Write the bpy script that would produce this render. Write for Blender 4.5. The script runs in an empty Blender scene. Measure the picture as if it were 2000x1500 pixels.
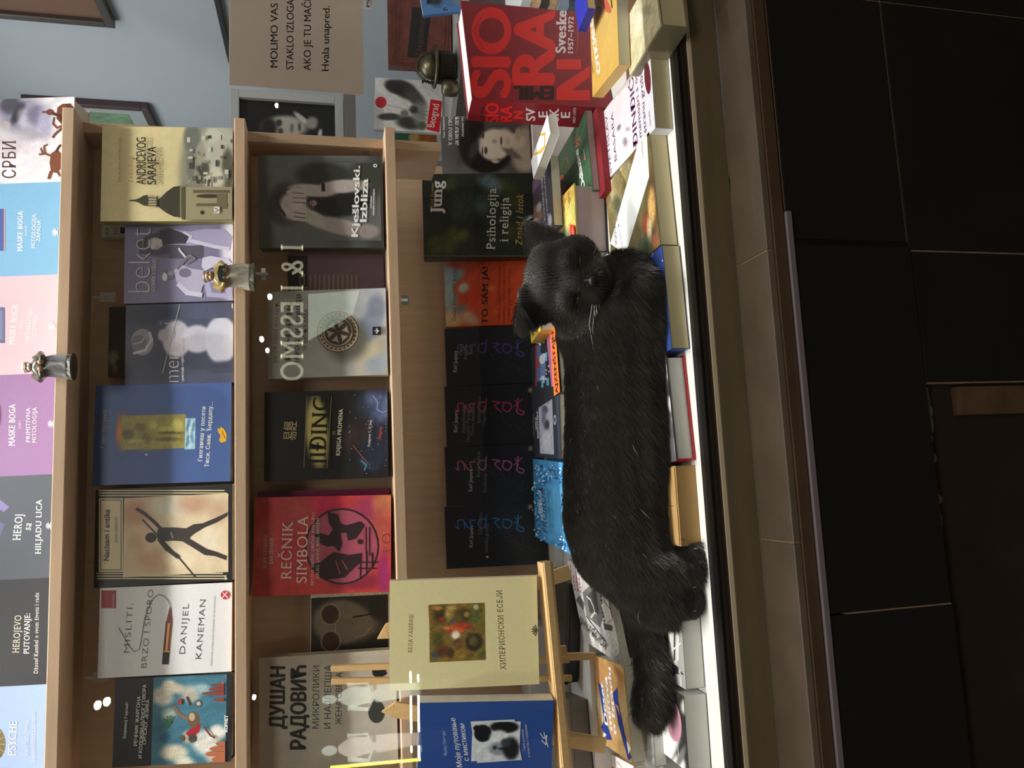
import bpy, bmesh, math, random
import numpy as np
from mathutils import Vector, Matrix
from mathutils.geometry import tessellate_polygon
random.seed(7); RNG = np.random.default_rng(11)
SC = bpy.context.scene; COL = SC.collection

# ------------------------------------------------------------------ camera (portrait phone picture stored sideways: rolled 90 degrees)
CAM = np.array([0.0, 0.0, 1.40]); FPX = 1512.0
def _rot(yaw, pitch, roll):
    cy, sy, cp, sp = math.cos(yaw), math.sin(yaw), math.cos(pitch), math.sin(pitch)
    f = np.array([sy*cp, cy*cp, -sp]); r = np.array([cy, -sy, 0.0]); d = np.cross(f, r)
    cr, sr = math.cos(roll), math.sin(roll)
    return np.stack([cr*r + sr*d, -sr*r + cr*d, f], 1)
ROT = _rot(*[math.radians(a) for a in (7.45, 13.6, 0.93)])
cam_d = bpy.data.cameras.new('camera'); cam_o = bpy.data.objects.new('camera', cam_d); COL.objects.link(cam_o)
cam_d.sensor_fit = 'HORIZONTAL'; cam_d.sensor_width = 36.0; cam_d.lens = 36.0*FPX/2000.0; cam_d.clip_start = 0.02; cam_d.clip_end = 60
_r, _d, _f = ROT[:, 0], ROT[:, 1], ROT[:, 2]
M = Matrix.Identity(4)
for i in range(3):
    M[i][0], M[i][1], M[i][2], M[i][3] = _d[i], _r[i], -_f[i], CAM[i]
cam_o.matrix_world = M; SC.camera = cam_o

# ------------------------------------------------------------------ world, view and lamps
SC.view_settings.view_transform = 'Standard'; SC.view_settings.look = 'None'
SC.view_settings.exposure = 0.72; SC.view_settings.gamma = 1.0; SC.view_settings.use_curve_mapping = False
W = bpy.data.worlds.new('night'); SC.world = W; W.use_nodes = True
W.node_tree.nodes['Background'].inputs[0].default_value = (0.55, 0.42, 0.30, 1)
W.node_tree.nodes['Background'].inputs[1].default_value = 0.055
SC.cycles.use_denoising = True
SC.cycles.max_bounces = 8; SC.cycles.transparent_max_bounces = 12; SC.cycles.sample_clamp_indirect = 4.0
def lamp(name, kind, loc, energy, color=(1, 1, 1), size=0.05, target=None, spot=None, blend=0.4, sy=None):
    l = bpy.data.lights.new(name, kind); l.energy = energy; l.color = color
    if kind == 'AREA':
        l.size = size
        if sy: l.shape = 'RECTANGLE'; l.size_y = sy
    else: l.shadow_soft_size = size
    if kind == 'SPOT': l.spot_size = math.radians(spot); l.spot_blend = blend
    o = bpy.data.objects.new(name, l); COL.objects.link(o); o.location = Vector(np.array(loc) + CAM)
    if target is not None:
        o.rotation_euler = (Vector(np.array(target) + CAM) - o.location).to_track_quat('-Z', 'Y').to_euler()
    return o
LAMPS = [(-0.66, 1.04), (-0.30, 1.03), (0.08, 1.045), (0.44, 1.03), (0.82, 1.04)]
LAMP_Z = 1.17
for i, (lx, ly) in enumerate(LAMPS):                     # halogen downlights in the soffit over the window display
    lamp('display_downlight', 'SPOT', (lx, ly, LAMP_Z), 15.0, (1.0, 0.975, 0.93), 0.014, (lx, ly+0.05, -0.5), 54, 0.8)
lamp('shop_ceiling_light', 'AREA', (0.35, 2.3, 1.15), 10.0, (0.93, 0.97, 1.0), 0.9, (0.35, 2.3, -1))
lamp('overhead_fill_strip', 'AREA', (0.1, 1.03, 1.35), 12.0, (1.0, 0.97, 0.92), 1.8, (0.1, 1.3, -0.4), sy=0.06)  # unseen strip added overhead as broad fill for the display
lamp('street_lamp', 'AREA', (-0.9, 0.25, 2.3), 5.0, (1.0, 0.88, 0.70), 0.5, (0.0, 0.75, -0.7))
lamp('front_fill_light', 'AREA', (0.2, -2.4, 3.4), 30.0, (1.0, 0.95, 0.86), 2.4, (0.1, 1.0, -0.1), sy=1.0)  # unseen fill added out front to brighten page edges and book fronts

# ------------------------------------------------------------------ rays and materials (everything below is built in camera-height coordinates, shifted up on linking)
def ray(x, y): return ROT @ np.array([(750-y)/FPX, (x-1000)/FPX, 1.0])
def Yp(x, y, Y): d = ray(x, y); return d*(Y/d[1])
def Zp(x, y, z): d = ray(x, y); return d*(z/d[2])
def Xp(x, y, X): d = ray(x, y); return d*(X/d[0])
def project(P):
    c = np.asarray(P) @ ROT
    return 1000 + FPX*c[..., 1]/c[..., 2], 750 - FPX*c[..., 0]/c[..., 2]
def lin(c):
    c = np.asarray(c, float)/255.0
    return np.where(c <= 0.04045, c/12.92, ((c+0.055)/1.055)**2.4)

MATS = {}
def mat(name, color=None, rough=0.5, metal=0.0, spec=0.5, attr=False, noise=None, bump=None, coat=0.0, wave=None, sheen=0.0, emit=0.0):
    """one procedural material; colour 0..255 sRGB; noise=(scale, amount, stretch xyz); bump=(scale, strength); wave=(scale, amount, axis)"""
    if name in MATS: return MATS[name]
    m = bpy.data.materials.new(name); m.use_nodes = True; nt = m.node_tree; n = nt.nodes; L = nt.links; b = n['Principled BSDF']
    b.inputs['Roughness'].default_value = rough; b.inputs['Metallic'].default_value = metal
    b.inputs['Specular IOR Level'].default_value = spec; b.inputs['Coat Weight'].default_value = coat; b.inputs['Coat Roughness'].default_value = 0.12
    b.inputs['Sheen Weight'].default_value = sheen
    if attr:
        a = n.new('ShaderNodeAttribute'); a.attribute_name = 'Col'; src = a.outputs['Color']
    else:
        a = n.new('ShaderNodeRGB'); a.outputs[0].default_value = (*lin(color), 1); src = a.outputs[0]
    tc = n.new('ShaderNodeTexCoord')
    if noise:
        mp = n.new('ShaderNodeMapping'); L.new(tc.outputs['Object'], mp.inputs[0]); mp.inputs['Scale'].default_value = noise[2] if len(noise) > 2 else (1, 1, 1)
        t = n.new('ShaderNodeTexNoise'); t.inputs['Scale'].default_value = noise[0]; t.inputs['Detail'].default_value = 6; L.new(mp.outputs[0], t.inputs['Vector'])
        r = n.new('ShaderNodeMapRange'); r.inputs[3].default_value = 1-noise[1]; r.inputs[4].default_value = 1+noise[1]; r.inputs[1].default_value = 0.25; r.inputs[2].default_value = 0.75
        L.new(t.outputs[0], r.inputs[0])
        mx = n.new('ShaderNodeMix'); mx.data_type = 'RGBA'; mx.blend_type = 'MULTIPLY'; mx.inputs[0].default_value = 1
        L.new(src, mx.inputs[6]); L.new(r.outputs[0], mx.inputs[7]); src = mx.outputs[2]
    if wave:
        mp = n.new('ShaderNodeMapping'); L.new(tc.outputs['Object'], mp.inputs[0])
        t = n.new('ShaderNodeTexWave'); t.bands_direction = wave[2]; t.inputs['Scale'].default_value = wave[0]; t.inputs['Distortion'].default_value = 1.5; t.inputs['Detail Scale'].default_value = 3
        L.new(mp.outputs[0], t.inputs['Vector'])
        r = n.new('ShaderNodeMapRange'); r.inputs[3].default_value = 1-wave[1]; r.inputs[4].default_value = 1.0; L.new(t.outputs[0], r.inputs[0])
        mx = n.new('ShaderNodeMix'); mx.data_type = 'RGBA'; mx.blend_type = 'MULTIPLY'; mx.inputs[0].default_value = 1
        L.new(src, mx.inputs[6]); L.new(r.outputs[0], mx.inputs[7]); src = mx.outputs[2]
    L.new(src, b.inputs['Base Color'])
    if emit: L.new(src, b.inputs['Emission Color']); b.inputs['Emission Strength'].default_value = emit
    if bump:
        t = n.new('ShaderNodeTexNoise'); t.inputs['Scale'].default_value = bump[0]; t.inputs['Detail'].default_value = 5; L.new(tc.outputs['Object'], t.inputs['Vector'])
        bp = n.new('ShaderNodeBump'); bp.inputs['Strength'].default_value = bump[1]; bp.inputs['Distance'].default_value = 0.002
        L.new(t.outputs[0], bp.inputs['Height']); L.new(bp.outputs[0], b.inputs['Normal'])
    MATS[name] = m; return m
COVER = mat('printed_cover', rough=0.38, spec=0.4, attr=True, noise=(220, 0.03))
COVER_MATTE = mat('printed_cover_matte', rough=0.6, spec=0.3, attr=True, noise=(220, 0.03))
PAINT = mat('painted_surface', rough=0.5, attr=True, noise=(60, 0.05))
PAGES = mat('page_edges', (232, 226, 208), rough=0.9, spec=0.1, wave=(120, 0.22, 'Y'), noise=(40, 0.08))
FLATP = mat('flat_page_edges', (226, 220, 202), rough=0.9, spec=0.1, wave=(150, 0.16, 'Z'), noise=(20, 0.06))
WOOD = mat('beech_laminate', (213, 182, 152), rough=0.42, noise=(9, 0.10, (1.2, 14, 14)), bump=(300, 0.05))
WOODV = mat('beech_laminate_upright', (213, 182, 152), rough=0.42, noise=(9, 0.10, (14, 14, 1.2)), bump=(300, 0.05))
EASELW = mat('pale_easel_wood', (222, 184, 128), rough=0.5, noise=(30, 0.10, (6, 6, 1)))

# ------------------------------------------------------------------ mesh builder
class MB:
    def __init__(self): self.v = []; self.f = []; self.c = []; self.n = 0
    def add(self, verts, faces, color=(200, 200, 200)):
        verts = np.asarray(verts, float).reshape(-1, 3); col = np.asarray(color, float)
        if col.ndim == 1: col = np.tile(lin(col), (len(verts), 1))
        self.v.append(verts); self.c.append(col)
        self.f += [tuple(i+self.n for i in f) for f in faces]; self.n += len(verts)
    def box(self, O, ex, ey, ez, color=(200, 200, 200)):
        O, ex, ey, ez = (np.asarray(a, float) for a in (O, ex, ey, ez))
        P = [O, O+ex, O+ex+ey, O+ey]; P += [p+ez for p in P]
        self.add(P, [(3, 2, 1, 0), (4, 5, 6, 7), (0, 1, 5, 4), (1, 2, 6, 5), (2, 3, 7, 6), (3, 0, 4, 7)], color)
    def bx(self, x0, x1, y0, y1, z0, z1, color=(200, 200, 200)):
        self.box((x0, y0, z0), (x1-x0, 0, 0), (0, y1-y0, 0), (0, 0, z1-z0), color)
    def tube(self, pts, r, color=(200, 200, 200), k=8, cap=True):
        pts = [np.asarray(p, float) for p in pts]; rr = r if hasattr(r, '__len__') else [r]*len(pts); V = []; F = []
        for i, p in enumerate(pts):
            t = pts[min(i+1, len(pts)-1)] - pts[max(i-1, 0)]; t /= np.linalg.norm(t)+1e-12
            a = np.cross(t, (0, 0, 1) if abs(t[2]) < 0.9 else (1, 0, 0)); a /= np.linalg.norm(a); b = np.cross(t, a)
            V += [p + rr[i]*(math.cos(2*math.pi*j/k)*a + math.sin(2*math.pi*j/k)*b) for j in range(k)]
        for i in range(len(pts)-1):
            for j in range(k): F.append((i*k+j, i*k+(j+1) % k, (i+1)*k+(j+1) % k, (i+1)*k+j))
        if cap: F += [tuple(range(k))[::-1], tuple((len(pts)-1)*k+j for j in range(k))]
        self.add(V, F, color)
    def ellipsoid(self, c, r, color=(200, 200, 200), nu=16, nv=10, R=None):
        V = []; F = []
        for i in range(nv+1):
            th = math.pi*i/nv
            for j in range(nu):
                p = np.array([math.sin(th)*math.cos(2*math.pi*j/nu), math.sin(th)*math.sin(2*math.pi*j/nu), math.cos(th)])*np.asarray(r)
                V.append((R @ p if R is not None else p) + np.asarray(c))
        for i in range(nv):
            for j in range(nu): F.append((i*nu+j, (i+1)*nu+j, (i+1)*nu+(j+1) % nu, i*nu+(j+1) % nu))
        self.add(V, F, color)
    def lathe(self, c, prof, color=(200, 200, 200), k=24, axis=None):
        V = []; F = []; c = np.asarray(c, float)
        for r, z in prof:
            for j in range(k): V.append(c + np.array([r*math.cos(2*math.pi*j/k), r*math.sin(2*math.pi*j/k), z]))
        for i in range(len(prof)-1):
            for j in range(k): F.append((i*k+j, i*k+(j+1) % k, (i+1)*k+(j+1) % k, (i+1)*k+j))
        F += [tuple(range(k))[::-1], tuple((len(prof)-1)*k+j for j in range(k))]
        self.add(V, F, color)
    def build(self, name, material, parent=None, smooth=False, bevel=0.0):
        V = np.concatenate(self.v) + CAM; C = np.concatenate(self.c)
        off = np.array(parent['_base']) if parent is not None and '_base' in parent else np.zeros(3)
        me = bpy.data.meshes.new(name); me.from_pydata((V-off).tolist(), [], self.f); me.update()
        at = me.color_attributes.new('Col', 'FLOAT_COLOR', 'POINT')
        at.data.foreach_set('color', np.concatenate([np.clip(C, 0, 1), np.ones((len(C), 1))], 1).astype(np.float32).ravel())
        o = bpy.data.objects.new(name, me); COL.objects.link(o); me.materials.append(material)
        if smooth: me.polygons.foreach_set('use_smooth', [True]*len(me.polygons))
        if bevel:
            md = o.modifiers.new('bevel', 'BEVEL'); md.width = bevel; md.segments = 2; md.limit_method = 'ANGLE'
        if parent is not None:
            o.parent = parent
            if '_base' in parent: o['_base'] = parent['_base']
        return o
def thing(name, base, label, cat, group=None):
    o = bpy.data.objects.new(name, None); COL.objects.link(o); b = np.asarray(base, float) + CAM
    o.empty_display_size = 0.03; o.location = Vector(b); o['label'] = label; o['category'] = cat; o['_base'] = [float(x) for x in b]
    if group: o['group'] = group
    return o
def tag(o, label, cat, group=None):
    o['label'] = label; o['category'] = cat
    if group: o['group'] = group
    return o
def structure(o): o['kind'] = 'structure'; return o

# ------------------------------------------------------------------ print: flat shapes and lettering laid on a plane, given by where they are seen in the photograph
_glyphs = {}
def glyphs(text, bold=0.0, serif=False, italic=0.0):
    key = (text, bold, serif, italic)
    if key in _glyphs: return _glyphs[key]
    cu = bpy.data.curves.new('lettering', 'FONT'); cu.body = text; cu.offset = min(bold, 0.0); cu.resolution_u = 4 if len(text) > 12 else 6; cu.shear = italic
    if serif: cu.space_character = 1.12
    ob = bpy.data.objects.new('lettering', cu); COL.objects.link(ob)
    me = bpy.data.meshes.new_from_object(ob.evaluated_get(bpy.context.evaluated_depsgraph_get()))
    V = np.array([v.co[:2] for v in me.vertices]) if len(me.vertices) else np.zeros((0, 2)); F = [tuple(p.vertices) for p in me.polygons]
    if serif and len(V):                                   # slab feet on every upright stroke end
        cnt = {}
        for p in me.polygons:
            for e in p.edge_keys: cnt[e] = cnt.get(e, 0) + 1
        xv = V.tolist(); add = []
        for (a, b), k in cnt.items():
            if k != 1: continue
            p, q = V[a], V[b]; w = abs(p[0]-q[0])
            if abs(p[1]-q[1]) < 0.004 and 0.05 < w < 0.17:
                y = p[1]
                for lev, s in ((0.0, 1), (0.682, -1), (0.728, -1), (0.449, -1), (0.542, -1), (-0.204, 1)):
                    if abs(y-lev) < 0.012:
                        x0, x1 = min(p[0], q[0])-0.055, max(p[0], q[0])+0.055; t = 0.05*s
                        k0 = len(xv); xv += [(x0, y), (x1, y), (x1, y+t), (x0, y+t)]; F.append((k0, k0+1, k0+2, k0+3))
        V = np.array(xv)
    Z = np.zeros(len(V)); 
    if serif and len(V) and len(xv) > len(me.vertices): Z[len(me.vertices):] = 0.000012
    if bold > 0 and len(V):                                # heavier weight: the outline laid down again slightly shifted
        n0 = len(V); sh_ = [(0, 0), (bold, 0), (-bold, 0)] + ([(0, bold*.5), (0, -bold*.5)] if bold > .025 else [])
        F = [tuple(i+k*n0 for i in f) for k in range(len(sh_)) for f in F]; V = np.concatenate([V+np.array(d) for d in sh_]); Z = np.concatenate([Z+0.000016*k for k in range(len(sh_))])*(0.6 if len(sh_) > 3 else 1)
    bpy.data.objects.remove(ob); bpy.data.meshes.remove(me); bpy.data.curves.remove(cu)
    _glyphs[key] = (V, F, Z); return V, F, Z

class Sheet:
    """a plane carrying print: O corner, ex/ey unit axes, n towards the viewer, W x H"""
    def __init__(self, O, ex, ey, W_, H_, mb=None):
        self.O, self.ex, self.ey = (np.asarray(a, float) for a in (O, ex, ey)); self.n = np.cross(self.ex, self.ey); self.W, self.H = W_, H_
        self.mb = mb if mb is not None else MB(); self.k = 1; self.step = 0.00006
    def P(self, x, y):
        d = ray(x, y); t = (self.O @ self.n)/(d @ self.n); q = d*t - self.O; return np.array([q @ self.ex, q @ self.ey])
    def put(self, ab, faces, color, clip=True, dz=0.0):
        ab = np.asarray(ab, float)
        if clip: ab = np.clip(ab, [0.0004, 0.0004], [self.W-0.0004, self.H-0.0004])
        self.mb.add(self.O + ab[:, :1]*self.ex + ab[:, 1:]*self.ey + np.outer(self.step*self.k+dz*np.ones(len(ab)), self.n), faces, color)
    def poly(self, pts, color):
        ab = [self.P(*p) for p in pts]; tri = tessellate_polygon([[Vector((a, b, 0)) for a, b in ab]])
        self.put(ab, [tuple(t) for t in tri], color); self.k += 1
    def rect(self, x0, y0, x1, y1, color): self.poly([(x0, y0), (x1, y0), (x1, y1), (x0, y1)], color)
    def ell(self, x, y, rx, ry, color, a=0, n=28):
        c, s = math.cos(math.radians(a)), math.sin(math.radians(a)); ang = np.linspace(0, 2*math.pi, n, endpoint=False)
        self.poly([(x + rx*math.cos(t)*c - ry*math.sin(t)*s, y + rx*math.cos(t)*s + ry*math.sin(t)*c) for t in ang], color)
    def line(self, pts, w, color, curve=False):
        if curve:
            p = np.array([pts[0]]+list(pts)+[pts[-1]], float); o = []
            for i in range(1, len(p)-2):
                for t in np.linspace(0, 1, 5, endpoint=False): o.append(.5*(2*p[i]+(p[i+1]-p[i-1])*t+(2*p[i-1]-5*p[i]+4*p[i+1]-p[i+2])*t*t+(3*p[i]-p[i-1]-3*p[i+1]+p[i+2])*t**3))
            pts = o+[p[-2]]
        ab = [self.P(*p) for p in pts]; w0 = w/FPX*1.25
        for i in range(len(ab)-1):
            p, q = ab[i], ab[i+1]; d = q-p; L = np.linalg.norm(d)
            if L < 1e-6: continue
            d /= L; nn = np.array([-d[1], d[0]])*w0/2; e = d*w0*0.35
            self.put([p-e+nn, q+e+nn, q+e-nn, p-e-nn], [(3, 2, 1, 0)], color, dz=0.000014*(i % 3))
        self.k += 1
    def ring(self, x, y, rx, ry, w, color, n=32):
        ang = np.linspace(0, 2*math.pi, n+1); self.line([(x+rx*math.cos(t), y+ry*math.sin(t)) for t in ang], w, color)
    def text(self, s, p0, p1, cap, color, up=None, hm=None, bold=0.0, serif=False, italic=0.0, low=False):
        """p0/p1: baseline start/end in the photograph; cap: height of the capitals there (or up = (dx, dy))"""
        V, F, Z = glyphs(s, bold, serif, italic)
        if not len(V): return
        a0, a1 = self.P(*p0), self.P(*p1); u = up if up else (-cap, 0)
        au = np.array([0.0, hm]) if hm else self.P(p0[0]+u[0], p0[1]+u[1]) - a0; x0, x1 = V[:, 0].min(), V[:, 0].max(); cy = any('\u0400' <= c_ <= '\u04ff' for c_ in s); ch = (0.542 if cy else 0.449) if low else (0.728 if cy else 0.682)
        ab = a0 + (V[:, :1]-x0)/(x1-x0)*(a1-a0) + V[:, 1:]/ch*au
        self.put(ab, F, color, dz=Z); self.k += 1
    def paint(self, px, base, blobs, res=0.0013, mottle=0.0, msc=40.0, seed=0, whole=False):
        """a picture: soft-edged patches of colour inside the photo rectangle px=(x0,y0,x1,y1); blob=(x,y,rx,ry,colour[,angle,softness])"""
        if whole: lo, hi = np.array([0.0, 0.0]), np.array([self.W, self.H])
        else:
            c = np.array([self.P(px[0], px[1]), self.P(px[2], px[1]), self.P(px[2], px[3]), self.P(px[0], px[3])])
            lo, hi = np.clip(c.min(0), 0, [self.W, self.H]), np.clip(c.max(0), 0, [self.W, self.H])
        nx, ny = max(2, int((hi[0]-lo[0])/res)), max(2, int((hi[1]-lo[1])/res))
        A, B = np.meshgrid(np.linspace(lo[0], hi[0], nx+1), np.linspace(lo[1], hi[1], ny+1)); ab = np.stack([A.ravel(), B.ravel()], 1)
        Pw = self.O + ab[:, :1]*self.ex + ab[:, 1:]*self.ey; X, Y = project(Pw)
        C = np.tile(np.asarray(base, float), (len(ab), 1))
        for bl in blobs:
            x, y, rx, ry, col = bl[:5]; a = math.radians(bl[5]) if len(bl) > 5 else 0.0; sf = bl[6] if len(bl) > 6 else 0.25
            dx, dy = X-x, Y-y; u = (dx*math.cos(a)+dy*math.sin(a))/rx; v = (-dx*math.sin(a)+dy*math.cos(a))/ry
            d = np.sqrt(u*u+v*v); t = np.clip((1+sf-d)/(2*sf), 0, 1); t = (t*t*(3-2*t))[:, None]
            C = C*(1-t) + np.asarray(col, float)*t
        if mottle:
            rg = np.random.default_rng(seed); s = np.zeros(len(ab))
            for o in range(5):
                k = msc*2**o; w = rg.uniform(-1, 1, (3, 2))*k*2; ph = rg.uniform(0, 6.28, 3)
                s += sum(np.sin(ab @ w[j] + ph[j] + 1.7*np.sin(ab @ w[(j+1) % 3])) for j in range(3))/(3*1.35**o)
            C = C*(1 + mottle*s[:, None])
        F = [(j*(nx+1)+i, j*(nx+1)+i+1, (j+1)*(nx+1)+i+1, (j+1)*(nx+1)+i) for j in range(ny) for i in range(nx)]
        self.put(ab, F, lin(np.clip(C, 0, 255)), clip=False); self.k += 1

# ------------------------------------------------------------------ books
def make_book(name, label, O, ex, ey, W_, H_, t, col, art=None, hard=False, spine=None, page=None, spine_art=None, group=None, matte=False, back=None, spine_side='L', cat='book'):
    """O = lower left corner of the front cover, ex along its width, ey up its height; the book goes back by t"""
    ex, ey = np.asarray(ex, float), np.asarray(ey, float); n = np.cross(ex, ey); base = O + ex*W_/2 - n*t/2
    c = 0.0026 if hard else 0.0007; lip = 0.003 if hard else 0.0004; mt = COVER_MATTE if matte else COVER
    r = thing(name, base, label, cat, group); back = back or spine or col; spine = spine or col
    s0 = 0 if spine_side == 'L' else W_-c
    mb = MB(); mb.box(O-n*c, ex*W_, ey*H_, n*c, col)
    sh = Sheet(O, ex, ey, W_, H_, mb)
    if art: art(sh)
    mb.build('front_cover', mt, r)
    mb = MB(); mb.box(O-n*t, ex*W_, ey*H_, n*c, back); mb.build('back_cover', mt, r)
    mb = MB(); mb.box(O+ex*s0-n*(t-c), ex*c, ey*H_, n*(t-2*c), spine)
    if spine_art:
        spine_art(Sheet(O-n*t, n, ey, t, H_, mb))
    mb.build('spine', mt, r)
    mb = MB(); px0 = c if spine_side == 'L' else lip
    mb.box(O+ex*px0+ey*lip-n*(t-c), ex*(W_-c-lip), ey*(H_-2*lip), n*(t-2*c), (225, 220, 205))
    mb.build('page_block', page or PAGES, r)
    return r
def standing(label, yL, yR, xT, Yb, z0, t, col, art=None, xm=None, xB=None, lean=12.0, yaw=0.0, tilt=0.0, H=None, name='book', **kw):
    """a book standing on height z0 with its front foot at depth Yb; edges read from the photograph"""
    l, w, k = math.radians(lean), math.radians(yaw), math.radians(tilt)
    xm = xm if xm is not None else (xT+xB)/2
    ex = np.array([math.cos(w), math.sin(w), 0]); bk = np.array([-math.sin(w), math.cos(w), 0])
    ey = math.cos(l)*np.array([0, 0, 1.0]) + math.sin(l)*bk; n = np.cross(ex, ey)
    ex, ey = math.cos(k)*ex + math.sin(k)*ey, -math.sin(k)*ex + math.cos(k)*ey
    z0 += t*math.sin(l) + 0.0003
    px = Yp(xm, (yL+yR)/2, Yb); O = np.array([px[0], Yb, z0])
    sh = Sheet(O, ex, ey, 1, 1); a0 = sh.P(xm, yL)[0]; a1 = sh.P(xm, yR)[0]
    up_ = (-a0*math.sin(k) if k > 0 else -a1*math.sin(k)); O = O + np.array([0, 0, up_])
    Hh = H or sh.P(xT, (yL+yR)/2)[1]
    return make_book(name, label, O+ex*a0, ex, ey, a1-a0, Hh, t, col, art, **kw)
def flat(label, A, B, C, z, t, col, art=None, ext=0.0, extw=0.0, L=None, name='book', flip=False, **kw):
    """a book lying flat, top face at height z; A near corner, B along the near edge, C up the side edge (photo points)"""
    kw.setdefault('page', FLATP); a, b, c = (Zp(*p, z) for p in (A, B, C))
    swap = b[0] < a[0]
    if swap: a, b, c = b, a, c + (b-a)                      # keep ex to the right
    ex = b-a; Wd = np.linalg.norm(ex); ex /= Wd; ey = np.array([-ex[1], ex[0], 0]); Ld = L or abs((c-a) @ ey)
    a = a - ex*extw*swap; Wd += extw
    return make_book(name, label, a, ex, ey, Wd, Ld+ext, t, col, art, **kw)

# ------------------------------------------------------------------ the setting
ZF = -0.504; YG = 0.985; YF = 1.22; S1, S2, S3 = 0.376, 0.132, -0.1025; TH = 0.0165; YBK = 1.325
WHITE = mat('white_display_board', (236, 236, 232), rough=0.45, noise=(35, 0.05), bump=(90, 0.1))
WALLM = mat('blue_grey_wall_paint', (158, 165, 170), rough=0.75, noise=(2.5, 0.05), bump=(400, 0.06))
def slab(name, mtl, x0, x1, y0, y1, z0, z1, parent=None, bevel=0.0):
    m = MB(); m.bx(x0, x1, y0, y1, z0, z1); return m.build(name, mtl, parent, bevel=bevel)
structure(slab('floor', mat('pavement', (60, 55, 50), rough=0.8, noise=(20, 0.2)), -4, 4, -5, 0.86, -1.45, -1.40))
structure(slab('trim_1', WHITE, -1.2, 1.6, YG+0.001, 1.62, ZF-0.03, ZF))                   # display floor board
structure(slab('trim_2', WHITE, -0.20, 0.345, 1.222, 1.405, ZF+0.0005, -0.4255))                # hidden riser under the back row of flat books
structure(slab('trim_17', WHITE, 0.346, 0.595, 1.20, 1.405, ZF+0.0005, -0.4762))
structure(slab('trim_18', WHITE, -1.2, -0.2002, 1.287, 1.405, ZF+0.0005, -0.4255))
structure(slab('trim_3', WHITE, -1.2, 0.80, 1.406, 1.60, ZF+0.0005, -0.409))
structure(slab('wall_right', WALLM, 1.25, 1.28, 0.96, 3.2, -1.4, 1.45))
structure(slab('wall_back', WALLM, -1.3, 1.28, 3.2, 3.23, -1.4, 1.45))
structure(slab('wall_left', WALLM, -1.30, -1.27, 0.96, 3.2, -1.4, 1.45))
structure(slab('ceiling', mat('ceiling_paint', (215, 215, 210), rough=0.8, noise=(3, 0.03)), -1.3, 1.28, 0.96, 3.23, 1.45, 1.48))
# glazing
gm = bpy.data.materials.new('shop_window_glass'); gm.use_nodes = True; nt = gm.node_tree; nt.nodes.clear()
_o = nt.nodes.new('ShaderNodeOutputMaterial'); _t = nt.nodes.new('ShaderNodeBsdfTransparent'); _g = nt.nodes.new('ShaderNodeBsdfGlossy'); _m = nt.nodes.new('ShaderNodeMixShader'); _fr = nt.nodes.new('ShaderNodeFresnel')
_g.inputs['Roughness'].default_value = 0.0; _ge = nt.nodes.new('ShaderNodeNewGeometry'); _ma = nt.nodes.new('ShaderNodeMath'); _ma.operation = 'MULTIPLY_ADD'; _ma.inputs[1].default_value = -0.8333; _ma.inputs[2].default_value = 1.5; nt.links.new(_ge.outputs['Backfacing'], _ma.inputs[0]); nt.links.new(_ma.outputs[0], _fr.inputs['IOR']); _t.inputs[0].default_value = (0.985, 0.99, 0.985, 1)
nt.links.new(_fr.outputs[0], _m.inputs[0]); nt.links.new(_t.outputs[0], _m.inputs[1]); nt.links.new(_g.outputs[0], _m.inputs[2]); nt.links.new(_m.outputs[0], _o.inputs[0])
win = MB(); win.bx(-1.2, 1.25, YG-0.016, YG-0.010, -0.512, 1.45); win = win.build('window_1', gm); structure(win)
GASKET_AND_SHADOW = mat('black_gasket_and_gap_shadow', (14, 14, 15), rough=0.5); BROWNM = mat('brown_anodised_frame', (66, 55, 48), rough=0.35, metal=0.6, noise=(30, 0.1, (1, 20, 20)))
OLIVE = mat('bronze_aluminium_sill', (126, 114, 88), rough=0.42, metal=0.35, noise=(6, 0.15, (1, 10, 10)))
m = MB(); m.bx(-1.2, 1.25, YG-0.024, YG-0.0005, -0.520, -0.5035); structure(m.build('trim_4', GASKET_AND_SHADOW))
m = MB(); m.bx(-1.2, 1.25, YG-0.030, YG-0.0245, -0.520, -0.508); structure(m.build('trim_5', BROWNM))
m = MB(); m.bx(-1.2, 1.25, YG-0.0335, YG-0.0305, -0.521, -0.5155); structure(m.build('trim_6', mat('bare_aluminium_edge', (222, 206, 180), rough=0.5, metal=0.0)))
m = MB(); m.bx(-1.2, 1.25, 0.950, YG-0.0308, -0.5625, -0.5215); structure(m.build('trim_7', OLIVE))
# tiled ledge, brown lip, aluminium strip and the dark tiles below
TILE = mat('brown_stone_tile', (112, 98, 84), rough=0.42, noise=(14, 0.22), bump=(120, 0.15))
TILED = mat('dark_wall_tile', (21, 18, 15), rough=0.65, noise=(9, 0.18), bump=(150, 0.15))
GROUT = mat('sandy_grout', (150, 128, 100), rough=0.9, noise=(60, 0.25))
PLAST = mat('crumbling_brown_plaster', (44, 30, 17), rough=0.95, noise=(12, 0.35), bump=(40, 0.8))
ZT = -0.5630
led = MB(); led.bx(-1.2, 1.25, 0.8745, 0.95, ZT-0.030, ZT-0.0015); structure(led.build('trim_8', GROUT))
jx = [-1.2] + [float(Zp(px, py, ZT)[0]) for px, py in ((1508, 1056), (1452, 513), (1404, 25))][0:3] + [1.02]
for i in range(4):
    m = MB(); m.bx(jx[i]+0.0012, jx[i+1]-0.0012, 0.872, 0.9485, ZT-0.010, ZT); structure(m.build('trim_9', TILE, bevel=0.0012))
m = MB(); m.bx(-1.2, 1.25, 0.868, 0.8743, ZT-0.026, ZT-0.0102); structure(m.build('trim_10', mat('brown_tile_lip', (84, 64, 44), rough=0.6, noise=(20, 0.2))))
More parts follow.
